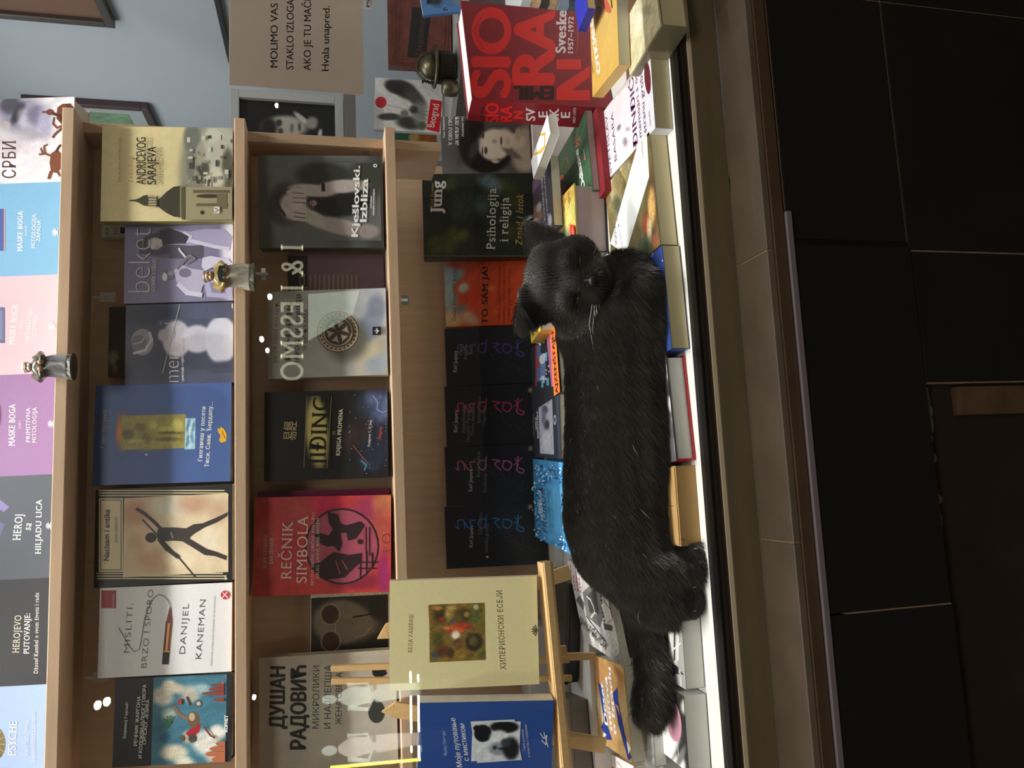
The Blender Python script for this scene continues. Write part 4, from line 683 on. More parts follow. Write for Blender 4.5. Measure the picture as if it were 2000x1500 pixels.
def art_house(sh):
    rd, g, d = (196, 40, 56), (128, 128, 124), (50, 50, 48)
    sh.paint(None, (226, 224, 220), [(1165, 1180, 30, 36, (214, 212, 206), 0, .6), (1215, 1290, 20, 20, (150, 150, 148), 0, .6), (1200, 1180, 24, 20, (170, 170, 166), 0, .7)], whole=True, mottle=.04, msc=120)
    for s, x0, y0, x1, y1 in (('Уђена', 1119, 1147, 1115, 1103), ('кућа,', 1125, 1154, 1121, 1121), ('ноћна', 1130, 1156, 1126, 1116), ('кућа', 1136, 1158, 1132, 1128)): sh.text(s, (x0, y0), (x1, y1), 0, rd, hm=.0085, serif=True, bold=.02)
    sh.poly([(1138, 1157), (1163, 1134), (1172, 1140), (1180, 1200), (1172, 1225), (1146, 1204)], g); sh.poly([(1147, 1163), (1162, 1148), (1170, 1200), (1152, 1196)], (78, 78, 76)); sh.poly([(1125, 1172), (1132, 1163), (1142, 1178), (1140, 1192)], (110, 110, 108))
    sh.line([(1147, 1165), (1154, 1172), (1160, 1186), (1162, 1196), (1155, 1206)], 4, (236, 236, 230)); sh.line([(1162, 1196), (1166, 1199)], 3, (236, 236, 230)); sh.line([(1146, 1204), (1182, 1252)], 3, d)
    for k in range(12): sh.ell(1170+1.2*k, 1140+8*k, 1.5, 2, d, n=6)
    sh.poly([(1176, 1180), (1196, 1172), (1202, 1210), (1186, 1216)], (236, 234, 226)); sh.line([(1182, 1174), (1196, 1190)], 3, (80, 80, 78)); sh.poly([(1180, 1216), (1196, 1222), (1196, 1232), (1182, 1228)], (90, 90, 88))
    sh.text('КОКАРАУНИ', (1184, 1268), (1131, 1216), 0, d, up=(5, -14), bold=.0); sh.text('ОЛИЈ', (1206, 1282), (1186, 1252), 0, (245, 245, 240), up=(6, -14), bold=.02)
    sh.line([(1210, 1110), (1222, 1300)], 3, (150, 110, 74))
_a, _c, _b = Zp(1218, 1302, -.4235), Zp(1141, 1251, -.4235), Zp(1111, 1095, -.3995)
_ey = _c-_a; _L = np.linalg.norm(_ey); _ey /= _L; _ex = _b-_c; _ex -= _ey*(_ex @ _ey); _W = np.linalg.norm(_ex); _ex /= _W
make_book('book', 'white paperback with a grey sketched house gable and red script', _a, _ex, _ey, _W, _L, .012, (224, 222, 218), art_house)
def art_des(sh):
    w, bl = (248, 248, 250), (40, 64, 150)
    sh.paint(None, (206, 162, 104), [(1200, 1330, 30, 30, (196, 146, 90), 0, .7), (1175, 1380, 14, 30, (222, 196, 150), 0, .6), (1225, 1400, 16, 60, (220, 186, 130), 0, .6), (1170, 1300, 14, 30, (190, 140, 86), 0, .7)], whole=True, mottle=.05, msc=70, seed=24)
    sh.poly([(1168, 1332), (1178, 1342), (1188, 1420), (1196, 1445), (1186, 1445), (1174, 1420), (1180, 1408)], bl); sh.poly([(1196, 1355), (1206, 1342), (1208, 1370), (1220, 1430), (1234, 1480), (1228, 1490), (1218, 1450), (1208, 1415), (1203, 1385)], bl); sh.poly([(1202, 1375), (1208, 1380), (1212, 1400)], (206, 162, 104))
    sh.poly([(1180, 1430), (1185, 1436), (1178, 1440)], w); sh.poly([(1224, 1446), (1232, 1462), (1228, 1474)], w)
    sh.text('ILAN PAPE', (1168, 1398), (1163, 1350), 0, (60, 46, 34), hm=.0065); sh.text('Deset', (1188, 1418), (1178, 1333), 0, w, hm=.0145, bold=.035); sh.text('mitova', (1197, 1427), (1186, 1321), 0, w, hm=.0145, bold=.035); sh.text('o Izraelu', (1205, 1436), (1193, 1304), 0, w, hm=.0145, bold=.035)
flat('cardboard brown paperback with white title over torn blue star shapes', (1235, 1491), (1218, 1301), (1165, 1421), -.4335, .020, (206, 162, 104), art_des)
def art_red(sh):
    sh.poly([(1150, 1400), (1240, 1560), (1250, 1500), (1200, 1440)], (240, 240, 236)); sh.text('LIRE', (1216, 1500), (1207, 1488), 0, (190, 40, 50), hm=.008, bold=.04)
flat('red and white paperback at the left edge by the easel leg', (1248, 1590), (1238, 1496), (1176, 1510), -.4545, .028, (206, 36, 44), art_red)
m = MB(); m.bx(-.56, -.42, 1.165, 1.215, ZF+.0006, -.4832); tag(m.build('box', mat('off_white_card', (206, 204, 196), rough=.8, noise=(10, .08))), 'off-white card box supporting the red and white paperback', 'box')
def art_pro(sh):
    sh.paint(None, (74, 160, 222), [(1085, 1000, 30, 70, (96, 182, 236), 0, .5)], whole=True, mottle=.03)
    for k in range(330):
        a, b = RNG.random(2); x, y = 1048+72*a, 908+170*b
        if ((x-1086)/26)**2 + ((y-1000)/66)**2 < 1: continue
        c = [(236, 246, 252), (22, 60, 110), (130, 200, 240)][k % 3]; t = RNG.random()*3; sh.ell(x, y, .9+.9*RNG.random(), 1.6+2.2*RNG.random(), c, a=60*t, n=6)
    sh.ring(1086, 1000, 24, 62, 1, (30, 90, 150)); sh.ring(1086, 1000, 21, 58, .8, (40, 110, 170)); sh.text('PROROK', (1082, 1042), (1076, 953), 0, (60, 26, 40), hm=.030, serif=True); sh.text('Kahlil', (1068, 1004), (1066, 976), 0, (240, 246, 250), hm=.014, serif=True); sh.text('Gibran', (1073, 1016), (1069, 962), 0, (240, 246, 250), hm=.014, serif=True)
flat('sky blue ornamental hardback behind the back of the cat', (1118, 1084), (1112, 905), (1046, 1073), -.3815, .030, (74, 160, 222), art_pro, hard=True)
def art_dam(sh):
    sh.paint((1055, 768, 1078, 886), (206, 206, 226), [(1064, 800, 6, 8, (90, 90, 110), 0, .5), (1068, 830, 5, 10, (70, 70, 84), 0, .5), (1062, 815, 4, 16, (130, 130, 156), 0, .5), (1070, 780, 6, 8, (160, 160, 190), 0, .5), (1066, 862, 8, 20, (226, 228, 240), 0, .5)], mottle=.1, msc=200)
    sh.text('JAMA IZ', (1049, 840), (1048, 815), 0, (235, 235, 240), hm=.012, bold=.02); sh.text('BIBLIOTEKA', (1053, 856), (1051, 802), 0, (235, 235, 240), hm=.012, bold=.02); sh.text('Stanislav Hrast', (1043, 852), (1042, 808), 0, (200, 190, 150), hm=.006); sh.ell(1084, 820, 2.5, 10, (210, 212, 220)); sh.ell(1084, 820, 1.4, 5, (44, 50, 64))
flat('black and navy paperback with a wide pale photo strip', (1096, 897), (1091, 757), (1043, 896), -.3815, .026, (46, 52, 68), art_dam)
def art_eiz(sh):
    sh.paint(None, (40, 42, 50), [], whole=True)
    B, wb, rd, pk = (110, 190, 236), (226, 236, 246), (176, 62, 54), (232, 130, 172)
    for x0, y0, x1, y1, c in ((1048, 675, 1056, 745, (92, 120, 170)), (1056, 690, 1066, 738, (120, 140, 196)), (1050, 655, 1054, 672, B), (1046, 672, 1049, 755, rd), (1047, 700, 1053, 718, rd), (1058, 650, 1063, 664, (80, 140, 160)), (1053, 660, 1057, 675, wb), (1049, 666, 1064, 670, wb), (1058, 734, 1064, 748, wb), (1055, 738, 1072, 742, wb), (1058, 742, 1062, 757, B), (1068, 738, 1073, 753, B), (1066, 688, 1070, 705, B), (1054, 640, 1060, 646, (90, 130, 220)), (1060, 638, 1068, 646, (190, 170, 200))): sh.rect(x0, y0, x1, y1, c)
    sh.ell(1060, 702, 6, 9, wb); sh.ell(1064, 695, 4, 5, wb)
    for k in range(24): r = RNG.random(2); sh.ell(1067+11*r[0], 714+20*r[1], 1.2, 1.6, (240, 240, 240) if k % 2 else (16, 16, 18), n=6)
    sh.poly([(1068, 636), (1077, 636), (1084, 754), (1080, 756)], pk); sh.poly([(1077, 633), (1087, 633), (1100, 790), (1086, 790)], (240, 116, 40)); sh.text('AJZENŠTAJN', (1093, 768), (1084, 646), 0, (34, 22, 18), hm=.0135, bold=.04)
flat('black paperback with colourful blocks and an orange title strip', (1097, 766), (1087, 634), (1041, 763), -.3805, .028, (44, 46, 54), art_eiz)
def art_yb(sh): sh.poly([(1040, 655), (1034, 640), (1050, 600), (1054, 620)], (232, 200, 60)); sh.poly([(1044, 648), (1046, 636), (1054, 628), (1054, 640)], (24, 22, 18))
flat('small yellow and black paperback beside the left ear of the cat', (1056, 645), (1051, 595), (1036, 652), -.3565, .0215, (222, 190, 60), art_yb)
def art_gr(sh):
    og, w = (236, 104, 66), (246, 246, 244)
    sh.paint(None, (62, 98, 70), [(1100, 330, 20, 30, (70, 108, 78), 0, .7), (1140, 260, 14, 24, (56, 92, 64), 0, .7)], whole=True, mottle=.03)
    sh.text('Odlazim', (1143, 367), (1129, 290), 0, w, hm=.0165, bold=.045)
    sh.ring(1128, 276, 3, 4, 1.6, og, 14); sh.line([(1124, 288), (1127, 285), (1133, 282), (1134, 274), (1131, 268)], 2, og); sh.line([(1128, 263), (1123, 270), (1124, 280)], 2, og)
    sh.text('uljen Barns', (1100, 387), (1089, 333), 0, w, hm=.006, bold=.04); sh.poly([(1095, 343), (1101, 341), (1102, 350), (1096, 353)], og); sh.poly([(1098, 362), (1105, 361), (1106, 375), (1099, 377)], og)
    sh.line([(1110, 262), (1106, 290), (1106, 304)], 1.4, og); sh.line([(1099, 334), (1100, 318), (1106, 308), (1111, 316), (1113, 328), (1109, 328)], 1.8, og); sh.text('akademska', (1144, 310), (1141, 290), 0, w, hm=.004); sh.rect(1142, 308, 1145, 313, og)
flat('dark green paperback with white title and orange swirls', (1143, 212), (1158, 371), (1077, 311), -.4510, .0125, (62, 98, 70), art_gr, page=MAUVEP, L=.185)
flat('wine red hardback under the dark green paperback', (1166, 207), (1182, 372), (1100, 305), -.4638, .0115, (136, 36, 46), None, L=.18, page=mat('wine_red_cloth', (150, 44, 54), rough=.85, noise=(300, .2)))
def art_land(sh):
    sh.paint(None, (206, 190, 100), [(1085, 420, 20, 20, (190, 146, 70), 0, .6), (1105, 385, 12, 30, (196, 156, 70), 30, .6), (1110, 430, 10, 30, (222, 206, 120), 0, .6), (1070, 450, 14, 20, (196, 204, 150), 0, .6), (1085, 470, 20, 16, (206, 206, 140), 0, .6), (1100, 465, 14, 18, (120, 130, 110), 20, .6)], whole=True, mottle=.10, msc=150, seed=25)
    for k in range(46): r = RNG.random(3); x, y = 1078+40*r[0], 372+90*r[1]; sh.line([(x, y), (x+5-10*r[2], y+8)], 1.3, [(112, 78, 38), (232, 214, 120), (90, 66, 36)][k % 3])
    sh.rect(1116, 438, 1128, 470, (222, 60, 40)); sh.text('NIN', (1124, 462), (1122, 446), 0, (240, 220, 210), hm=.005)
flat('very thick hardback with a yellow hayfield painting on its cover', (1121, 358), (1127, 492), (1060, 450), -.4185, .0565, (180, 160, 90), art_land, hard=True, page=MAUVEP, L=.20, spine=(30, 28, 30), back=(30, 28, 30))
def art_pur(sh):
    sh.paint(None, (84, 82, 92), [(1042, 380, 14, 60, (120, 98, 124), 0, .5), (1050, 425, 10, 26, (206, 160, 138), 0, .4), (1052, 405, 5, 10, (236, 236, 244), 20, .4), (1062, 440, 8, 14, (110, 112, 130), 0, .5), (1074, 430, 4, 12, (230, 230, 240), 0, .4)], whole=True)
    w = (240, 240, 244); sh.text('УСПРАВНА ЗЕМЉА', (1066, 430), (1058, 328), 0, w, hm=.010, bold=.02); sh.text('И ЉУДИ КОЈИ ИДУ', (1071, 420), (1064, 340), 0, w, hm=.008, bold=.02)
flat('plum and charcoal paperback with white capitals in front of the green-black hardback', (1074, 303), (1082, 440), (1034, 377), -.4005, .017, (92, 86, 98), art_pur, L=.13)
def art_wy(sh):
    sh.poly([(1040, 330), (1062, 240), (1048, 236), (1030, 320)], (236, 236, 234)); sh.line([(1042, 300), (1056, 296), (1064, 286), (1064, 260), (1052, 240)], 7, (226, 172, 44))
def sp_wy(sh): sh.rect(1054, 305, 1070, 322, (206, 158, 40)); sh.text('ЈОВАНОВИЋ', (1086, 304), (1084, 282), 0, (120, 80, 60), up=(6, 3)); sh.text('Ј', (1090, 276), (1089, 272), 0, (40, 40, 44), up=(6, 2))
flat('slim white boxed volume with a curved golden stripe', (1075, 261), (1042, 350), (1071, 220), -.3720, .016, (238, 238, 238), art_wy, L=.040, page=GREYP)
def art_ye(sh):
    w, k = (250, 250, 244), (60, 44, 30)
    sh.paint(None, (224, 184, 96), [(1180, 60, 30, 60, (230, 192, 108), 0, .7)], whole=True, mottle=.015)
    sh.text('OTKИNA', (1173, 140), (1156, 20), 0, w, hm=.0155, bold=.06); sh.text('ENKIOS GOSNEA', (1160, 140), (1143, 58), 0, k, hm=.0055); sh.poly([(1138, 100), (1144, 103), (1145, 124), (1140, 122)], (34, 30, 40))
    for y in (106, 112, 118): sh.ell(1141.5, y, 1.2, 1.4, (230, 220, 200), n=8)
    sh.ell(1174, 6, 6, 16, (206, 226, 110), a=20); sh.ell(1182, 8, 7, 20, (214, 110, 84), a=-30); sh.line([(1165, 18), (1172, 12), (1178, 20)], 2, (176, 84, 60)); sh.line([(1176, 30), (1182, 18)], 2, (230, 190, 150)); sh.line([(1194, 0), (1196, 14)], 4, (60, 46, 50))
_a = Zp(1209, 126, -.4405); _b = project(_a+np.array([.15, -.012, 0]))
flat('mustard yellow paperback with white capitals and a red sketch', (1209, 126), (float(_b[0]), float(_b[1])), (1158, 207), -.4405, .0185, (224, 184, 96), art_ye, extw=.09)
def art_wrap(sh): sh.paint(None, (220, 212, 172), [(1240, 40, 20, 30, (232, 228, 200), 20, .6), (1265, 20, 14, 10, (190, 186, 150), 0, .6)], whole=True, mottle=.08, msc=70)
flat('thick cream hardback at the right end of the front row', (1290, 50), (1276, -60), (1215, 130), -.4605, .043, (220, 212, 172), art_wrap, hard=True, L=.115, page=TANP, spine=(150, 142, 115), back=(140, 132, 108))
flat('cobalt blue paperback corner at the far right edge', (1148, 16), (1140, -40), (1128, 24), -.4105, .014, (50, 60, 190), None, L=.05)

# the pile of paperbacks at the far right, spines to the window
X0 = float(Yp(1085, 10, 1.335)[0]); zk = ZF+.0006
for lb, th, c in (('dark slate paperback, lowest of the far right pile', .026, (58, 62, 68)), ('grey-blue paperback above the lowest in the far right pile', .020, (130, 146, 168)), ('tan paperback in the middle of the far right pile', .018, (186, 156, 118)), ('brown-black paperback below the peach one in the far right pile', .017, (52, 44, 40)), ('peach paperback next to the top of the far right pile', .020, (226, 180, 142)), ('pale grey paperback on top of the far right pile', .018, (206, 208, 208))):
    dx = .006*RNG.random(); make_book('book', lb, np.array([X0+dx, 1.335+dx, zk+th]), (1, 0, 0), (0, 1, 0), .15, .13, th, c, None, page=mat('spine_%d' % c[0], c, rough=.5), group='paperbacks piled at the far right'); zk += th+.0004

# ------------------------------------------------------------------ easel with two books
ea = thing('tabletop_easel', (-.36, 1.16, ZF), 'pale wooden tabletop easel with a long ledge holding two books', 'easel')
def slat(name, p0, Y0, p1, Y1_, w, t=.009, extra=None, mtl=EASELW, point=False):
    """a flat wooden strip between two photo points at given depths"""
    a, b = Yp(*p0, Y0), Yp(*p1, Y1_); d = b-a; L = np.linalg.norm(d); d /= L; s = np.cross(d, (0, -1, 0)); s /= np.linalg.norm(s); n = np.cross(s, d)
    m = MB(); m.box(a-s*w/2-n*t/2, d*L, s*w, n*t)
    if point: m.add([b-s*w/2-n*t/2, b+s*w/2-n*t/2, b+d*w*.8-s*w*.28-n*t/2, b-s*w/2+n*t/2, b+s*w/2+n*t/2, b+d*w*.8-s*w*.28+n*t/2], [(0, 1, 2), (5, 4, 3), (0, 3, 4, 1), (1, 4, 5, 2), (2, 5, 3, 0)])
    return m.build(name, mtl, ea, bevel=.0006)
EY = 1.178
slat('ledge', (1064, 1097), 1.125, (1102, 1498), 1.125, .0155, .03)
slat('ledge_lip', (1068, 1097), 1.107, (1106, 1498), 1.107, .010, .004)
slat('leg', (1113, 1117), EY-.012, (757, 1232), EY+.026, .022, .008, point=True)
slat('leg', (1182, 1456), EY-.012, (770, 1385), EY+.026, .022, .008, point=True)
slat('mast_slat', (1112, 1288), EY-.004, (647, 1305), EY+.032, .0085, .010)
slat('mast_slat', (1116, 1324), EY-.004, (648, 1330), EY+.032, .0085, .010)
slat('strut', (1160, 1281), 1.21, (1086, 1283), 1.185, .011, .008)
slat('crosspiece', (1094, 1262), EY+.012, (1098, 1292), EY+.012, .018, .008)
def art_ham(sh):
    ink = (92, 84, 62)
    sh.text('БЕЛА ХАМВАШ', (805, 1274), (807, 1200), 8, ink, serif=True); sh.text('ХИПЕРИОНСКИ ЕСЕЈИ', (988, 1308), (980, 1153), 11, ink, serif=True)
    sh.poly([(836, 1182), (941, 1178), (949, 1287), (843, 1292)], (190, 120, 90))
    sh.paint((839, 1181, 946, 1289), (128, 104, 46), [(860, 1200, 14, 16, (66, 60, 30), 0, .5), (880, 1195, 10, 14, (190, 160, 90), 30, .5), (905, 1205, 20, 18, (96, 80, 40), 0, .5), (930, 1200, 12, 24, (96, 100, 50), 0, .5), (888, 1230, 18, 8, (196, 88, 50), 0, .3), (890, 1240, 8, 8, (226, 214, 196), 30, .4), (905, 1222, 18, 6, (170, 60, 40), 10, .4), (872, 1226, 5, 4, (190, 120, 80), 0, .4), (926, 1254, 17, 17, (44, 40, 28), 0, .3), (925, 1252, 9, 10, (100, 88, 50), 0, .5), (865, 1272, 14, 12, (96, 54, 36), 0, .4), (880, 1275, 8, 10, (70, 48, 32), 0, .4), (895, 1258, 10, 10, (110, 76, 44), 0, .4), (855, 1250, 10, 14, (84, 82, 34), 0, .5), (900, 1278, 12, 8, (150, 118, 50), 0, .5), (910, 1200, 10, 10, (60, 50, 34), 0, .35), (912, 1200, 6, 6, (140, 112, 60), 0, .5), (855, 1188, 10, 4, (190, 130, 60), 0, .5), (862, 1210, 5, 4, (170, 40, 40), 0, .4), (884, 1212, 4, 4, (70, 90, 120), 0, .4), (930, 1186, 5, 5, (206, 190, 150), 0, .5), (940, 1278, 8, 10, (90, 96, 46), 0, .5), (850, 1280, 6, 8, (70, 90, 90), 0, .5)], mottle=.16, msc=190, seed=27, res=.001)
    fan(sh, 1052, 1231, 13, ink)
standing('cream paperback with a small colourful village painting on the easel', 1342, 1129, 780, 1.121, float(Yp(1069, 1230, 1.121)[2])+.0095, .016, (232, 222, 170), art_ham, xm=925, lean=8, tilt=-1.5, H=.213)
def art_mis(sh):
    w = (226, 232, 244)
    sh.text('Фриц Питерс', (873, 1476), (869, 1427), 6, (180, 196, 226)); sh.text('Моје путовање', (903, 1498), (889, 1402), 11, w, bold=.015); sh.text('с мистиком', (916, 1486), (907, 1413), 11, w, bold=.015)
    sh.poly([(919, 1409), (1005, 1405), (1019, 1484), (932, 1490)], (220, 228, 236))
    sh.paint((923, 1411, 1014, 1484), (226, 232, 238), [(943, 1432, 17, 17, (22, 24, 30), 0, .1), (932, 1422, 8, 6, (22, 24, 30), 0, .2), (985, 1420, 28, 12, (22, 24, 30), 0, .2), (975, 1440, 18, 14, (236, 240, 242), 0, .3), (972, 1462, 18, 13, (150, 160, 172), 0, .3), (966, 1460, 4, 4, (50, 54, 60), 0, .4), (980, 1462, 8, 3, (60, 64, 70), 0, .4), (998, 1462, 16, 22, (26, 28, 34), 0, .3), (988, 1450, 10, 8, (60, 66, 74), 0, .4)], mottle=.06, msc=150)
    sh.text('Горке успомене', (1026, 1466), (1022, 1424), 4, w, serif=True); sh.text('и искуства с Гурђијевим', (1035, 1478), (1028, 1414), 4, w, serif=True); sh.line([(1055, 1432), (1062, 1442), (1068, 1436), (1066, 1454), (1058, 1446)], 1.6, w); sh.line([(1062, 1430), (1070, 1458)], 1.4, w)
standing('royal blue book with a monochrome photo of two people on the easel', 1522, 1370, 838, 1.112, float(Yp(1098, 1430, 1.121)[2])+.011, .026, (44, 82, 160), art_mis, xm=960, lean=6, tilt=-2.8, yaw=-9, H=.190)
# dark cases and boxes behind the easel legs
def block(name, label, cat, x0, x1, y0, y1, z0, z1, col, rough=.5, lid=None, rz=0):
    t = thing(name, ((x0+x1)/2, (y0+y1)/2, z0), label, cat); c, s = math.cos(rz), math.sin(rz); cx, cy = (x0+x1)/2, (y0+y1)/2
    ex, ey = np.array([c, s, 0]), np.array([-s, c, 0]); O = np.array([cx, cy, z0])-ex*(x1-x0)/2-ey*(y1-y0)/2; zl = z1-(lid or 0)
    m = MB(); m.box(O, ex*(x1-x0), ey*(y1-y0), np.array([0, 0, zl-z0]), col); m.build('body', mat('case_%d_%d' % (col[0], int(rough*100)), col, rough=rough, noise=(20, .1)), t, bevel=.001)
    if lid: m = MB(); m.box(O-ex*.002-ey*.002+np.array([0, 0, zl-z0]), ex*(x1-x0+.004), ey*(y1-y0+.004), np.array([0, 0, lid]), col); m.build('lid', mat('case_lid_%d' % col[0], tuple(min(255, c+18) for c in col), rough=rough), t, bevel=.001)
    return t
block('case', 'black flat case lying behind the easel under the cream paperback', 'case', -.345, -.165, 1.325, 1.40, -.423, -.398, (30, 29, 28), .3, .006, rz=-.25)
block('box', 'dark grey lidded box behind the easel', 'box', -.50, -.375, 1.30, 1.395, -.4234, -.372, (112, 106, 98), .6, .02, rz=.12)
block('box', 'white carton far behind the easel', 'box', -.40, -.27, 1.45, 1.52, -.4085, -.36, (214, 216, 220), .6)

# ------------------------------------------------------------------ figurines clipped on the shelf edges, price tag holders
def loft(rings, k=28):
    """rings of (centre, rx, ry, fold amplitude, fold count, phase) -> verts, faces"""
    V = []; F = []
    for c, rx, ry, am, nf, ph in rings:
        for j in range(k):
            t = 2*math.pi*j/k; f = 1 + am*math.sin(nf*t+ph); V.append((c[0]+rx*f*math.cos(t), c[1]+ry*f*math.sin(t), c[2]))
    n = len(rings)
    for i in range(n-1):
        for j in range(k): F.append((i*k+j, i*k+(j+1) % k, (i+1)*k+(j+1) % k, (i+1)*k+j))
    F += [tuple(range(k))[::-1], tuple((n-1)*k+j for j in range(k))]
    return V, F
PEWTER = mat('glazed_figurine_paint', rough=.28, spec=.6, attr=True, noise=(240, .14), coat=.4)
def figurine(label, top, bot, yc, Yd, kind):
    a, b = Yp(top, yc, Yd), Yp(bot, yc, Yd); h = a[2]-b[2]; X = (a[0]+b[0])/2; z = lambda t: b[2]+h*t
    t = thing('figurine', (X, Yd, b[2]), label, 'figurine'); w = h*.26
    if kind == 0: base, robe, torso, skin, hair = (74, 68, 62), (168, 168, 172), (70, 66, 56), (176, 136, 112), (238, 234, 226)
    else: base, robe, torso, skin, hair = (70, 72, 52), (206, 200, 184), (142, 122, 64), (176, 140, 112), (120, 116, 104)
    m = MB(); V, F = loft([((X, Yd, z(0)), w*1.12, .015, 0, 1, 0), ((X, Yd, z(.02)), w*1.15, .016, 0, 1, 0), ((X, Yd, z(.09)), w*1.02, .014, .03, 5, 0), ((X, Yd, z(.10)), w*.9, .012, 0, 1, 0)]); m.add(V, F, base); m.build('base', PEWTER, t, smooth=False)
    m = MB(); rings = []
    for i in range(13):
        q = i/12; rings.append(((X+w*.08*math.sin(3*q), Yd-.001, z(.09+.43*q)), w*(.98-.16*q), .0125-.002*q, .10*(1-.4*q), 7, 2.6*q*(1 if kind else -1.5)))
    V, F = loft(rings, 42); V = np.array(V); F_ = F; ph = np.arctan2(V[:, 1]-Yd, V[:, 0]-X); sh_ = np.sin(7*ph+8*(V[:, 2]-b[2])/h*3)
    m.add(V, F_, lin(np.clip(np.asarray(robe)*np.ones((len(V), 1)), 0, 255))); m.build('robe', PEWTER, t, smooth=True)
    m = MB(); V, F = loft([((X, Yd, z(.50)), w*.80, .0115, .03, 6, 0), ((X, Yd, z(.58)), w*.98, .0125, .05, 8, 0), ((X, Yd, z(.66)), w*.95, .012, .04, 8, .4), ((X, Yd, z(.74)), w*.72, .010, .03, 6, 0), ((X, Yd, z(.79)), w*.34, .007, 0, 1, 0)]); m.add(V, F, torso)
    sgn = (-1, 1)
    for s in sgn: m.tube([(X+s*w*.62, Yd, z(.74)), (X+s*w*.98, Yd-.003, z(.62)), (X+s*w*.62, Yd-.013, z(.54)), (X+s*w*.2, Yd-.016, z(.56))], [.0055, .0055, .0045, .0035], torso, 8)
    m.build('torso', PEWTER, t, smooth=True)
    m = MB(); m.ellipsoid((X, Yd-.001, z(.87)), (w*.42, .0085, h*.085), skin, 14, 10); m.ellipsoid((X, Yd-.0095, z(.865)), (.0016, .002, .003), skin, 8, 6)
    for s in sgn: m.ellipsoid((X+s*w*.28, Yd-.017, z(.56)), (.0038, .003, .004), skin, 8, 6); m.ellipsoid((X+s*.0032, Yd-.0088, z(.88)), (.0011, .0008, .0009), (40, 30, 26), 6, 5)
    m.build('head', PEWTER, t, smooth=True)
    m = MB(); m.ellipsoid((X, Yd+.001, z(.925)), (w*.46, .0092, h*.065), hair, 14, 8)
    m.ellipsoid((X, Yd-.007, z(.81)), (w*.34, .004, h*.05), hair if kind == 0 else skin, 10, 8)
    m.build('hair', PEWTER, t, smooth=True)
    if kind:
        m = MB(); m.box((X-w*.62, Yd-.0185, z(.545)), (w*.62, -.002, h*.03), (0, 0, h*.10), (0, .002, 0), (40, 58, 56)); m.box((X, Yd-.0205, z(.575)), (w*.62, .002, -h*.03), (0, 0, h*.10), (0, .002, 0), (40, 58, 56)); m.box((X-w*.6, Yd-.0187, z(.64)), (w*1.2, 0, 0), (0, 0, h*.012), (0, .002, 0), (236, 234, 226)); m.build('open_book', PEWTER, t)
    m = MB(); m.bx(X-.004, X+.004, Yd+.0115, YF-.0003, z(.3), z(.36), (60, 60, 60)); m.build('clip', PEWTER, t)
    return t
figurine('silver robed bearded figurine on the edge of the top shelf', 41, 145, 717, 1.206, 0)
figurine('gilt and white robed figurine reading a book on second shelf edge', 393, 499, 541, 1.206, 1)
CLEARP = mat('frosted_white_plastic', (196, 196, 190), rough=.3, spec=.5)
def holder(label, x0, x1, yc, hw, Yd, colr=(196, 196, 190)):
    a, b = Yp(x0, yc, Yd), Yp(x1, yc, Yd); X = a[0]; w = hw/FPX*1.2
    t = thing('price_tag_holder', (X, Yd, b[2]), label, 'tag holder')
    m = MB(); m.bx(X-w, X+w, Yd, Yd+.0012, b[2], a[2]-.010, colr); m.build('plate', mat('tag_plate_%d' % colr[0], colr, rough=.35, noise=(40, .04)), t, bevel=.0005)
    m = MB(); m.bx(X-.0022, X+.0022, Yd-.0012, Yd-.0001, a[2]-.020, a[2]-.0005, (150, 150, 146)); m.build('hook', CLEARP, t)
holder('small white plastic tag holder under the top shelf behind the lilac paperback', 181, 226, 580, 10, 1.288)
holder('small white plastic tag holder under the top shelf above the pencil-cover book', 166, 210, 1325, 10, 1.288)
holder('frosted tag holder hanging below the reading figurine', 497, 519, 535, 12, 1.222, (206, 208, 206))
holder('grey tag holder under the third shelf above the orange paperback', 772, 799, 586, 10, 1.222, (122, 126, 122))

# ------------------------------------------------------------------ notice, label and the things on the counter at the right
PAPER = mat('printed_paper', rough=.7, spec=.2, attr=True, noise=(8, .03))
THINP = mat('thin_translucent_paper', rough=.7, spec=.2, attr=True, noise=(8, .03)); _n = THINP.node_tree; _p = _n.nodes['Principled BSDF']; _tl = _n.nodes.new('ShaderNodeBsdfTranslucent'); _mx = _n.nodes.new('ShaderNodeMixShader'); _mx.inputs[0].default_value = .62
_n.links.new(_p.inputs['Base Color'].links[0].from_socket, _tl.inputs[0]); _n.links.new(_p.outputs[0], _mx.inputs[1]); _n.links.new(_tl.outputs[0], _mx.inputs[2]); _n.links.new(_mx.outputs[0], _n.nodes['Material Output'].inputs[0])
def card(name, label, cat, quad, Yd, col, art=None, thick=.0004, mtl=None):
    P = [Yp(*p, Yd) for p in quad]; ex = P[1]-P[0]; Wd = np.linalg.norm(ex); ex /= Wd; ey = np.array([0, 0, 1.0]); ey = ey-ex*(ey @ ex); ey /= np.linalg.norm(ey); Hd = (P[2]-P[0]) @ ey
    m = MB(); n = np.cross(ex, ey); m.box(P[0]-n*thick, ex*Wd, ey*Hd, n*thick, col); sh = Sheet(P[0], ex, ey, Wd, Hd, m)
    if art: art(sh)
    return tag(m.build(name, mtl or PAPER), label, cat)
def art_not(sh):
    k = (52, 44, 52)
    sh.text('MOLIMO VAS DA NE', (542, 132), (543, -62), 14, k, bold=.012); sh.text('STAKLO IZLOGA', (573, 136), (574, -1), 14, k, bold=.012); sh.text('AKO JE TU MAČKA', (607, 138), (608, -22), 14, k, bold=.012); sh.text('Hvala unapred.', (642, 139), (644, 12), 14, k, bold=.012)
card('notice', 'white paper notice taped inside the shop window glass', 'notice', [(711, 186), (705, -150), (447, 163)], YG+.004, (238, 228, 220), art_not, mtl=THINP)
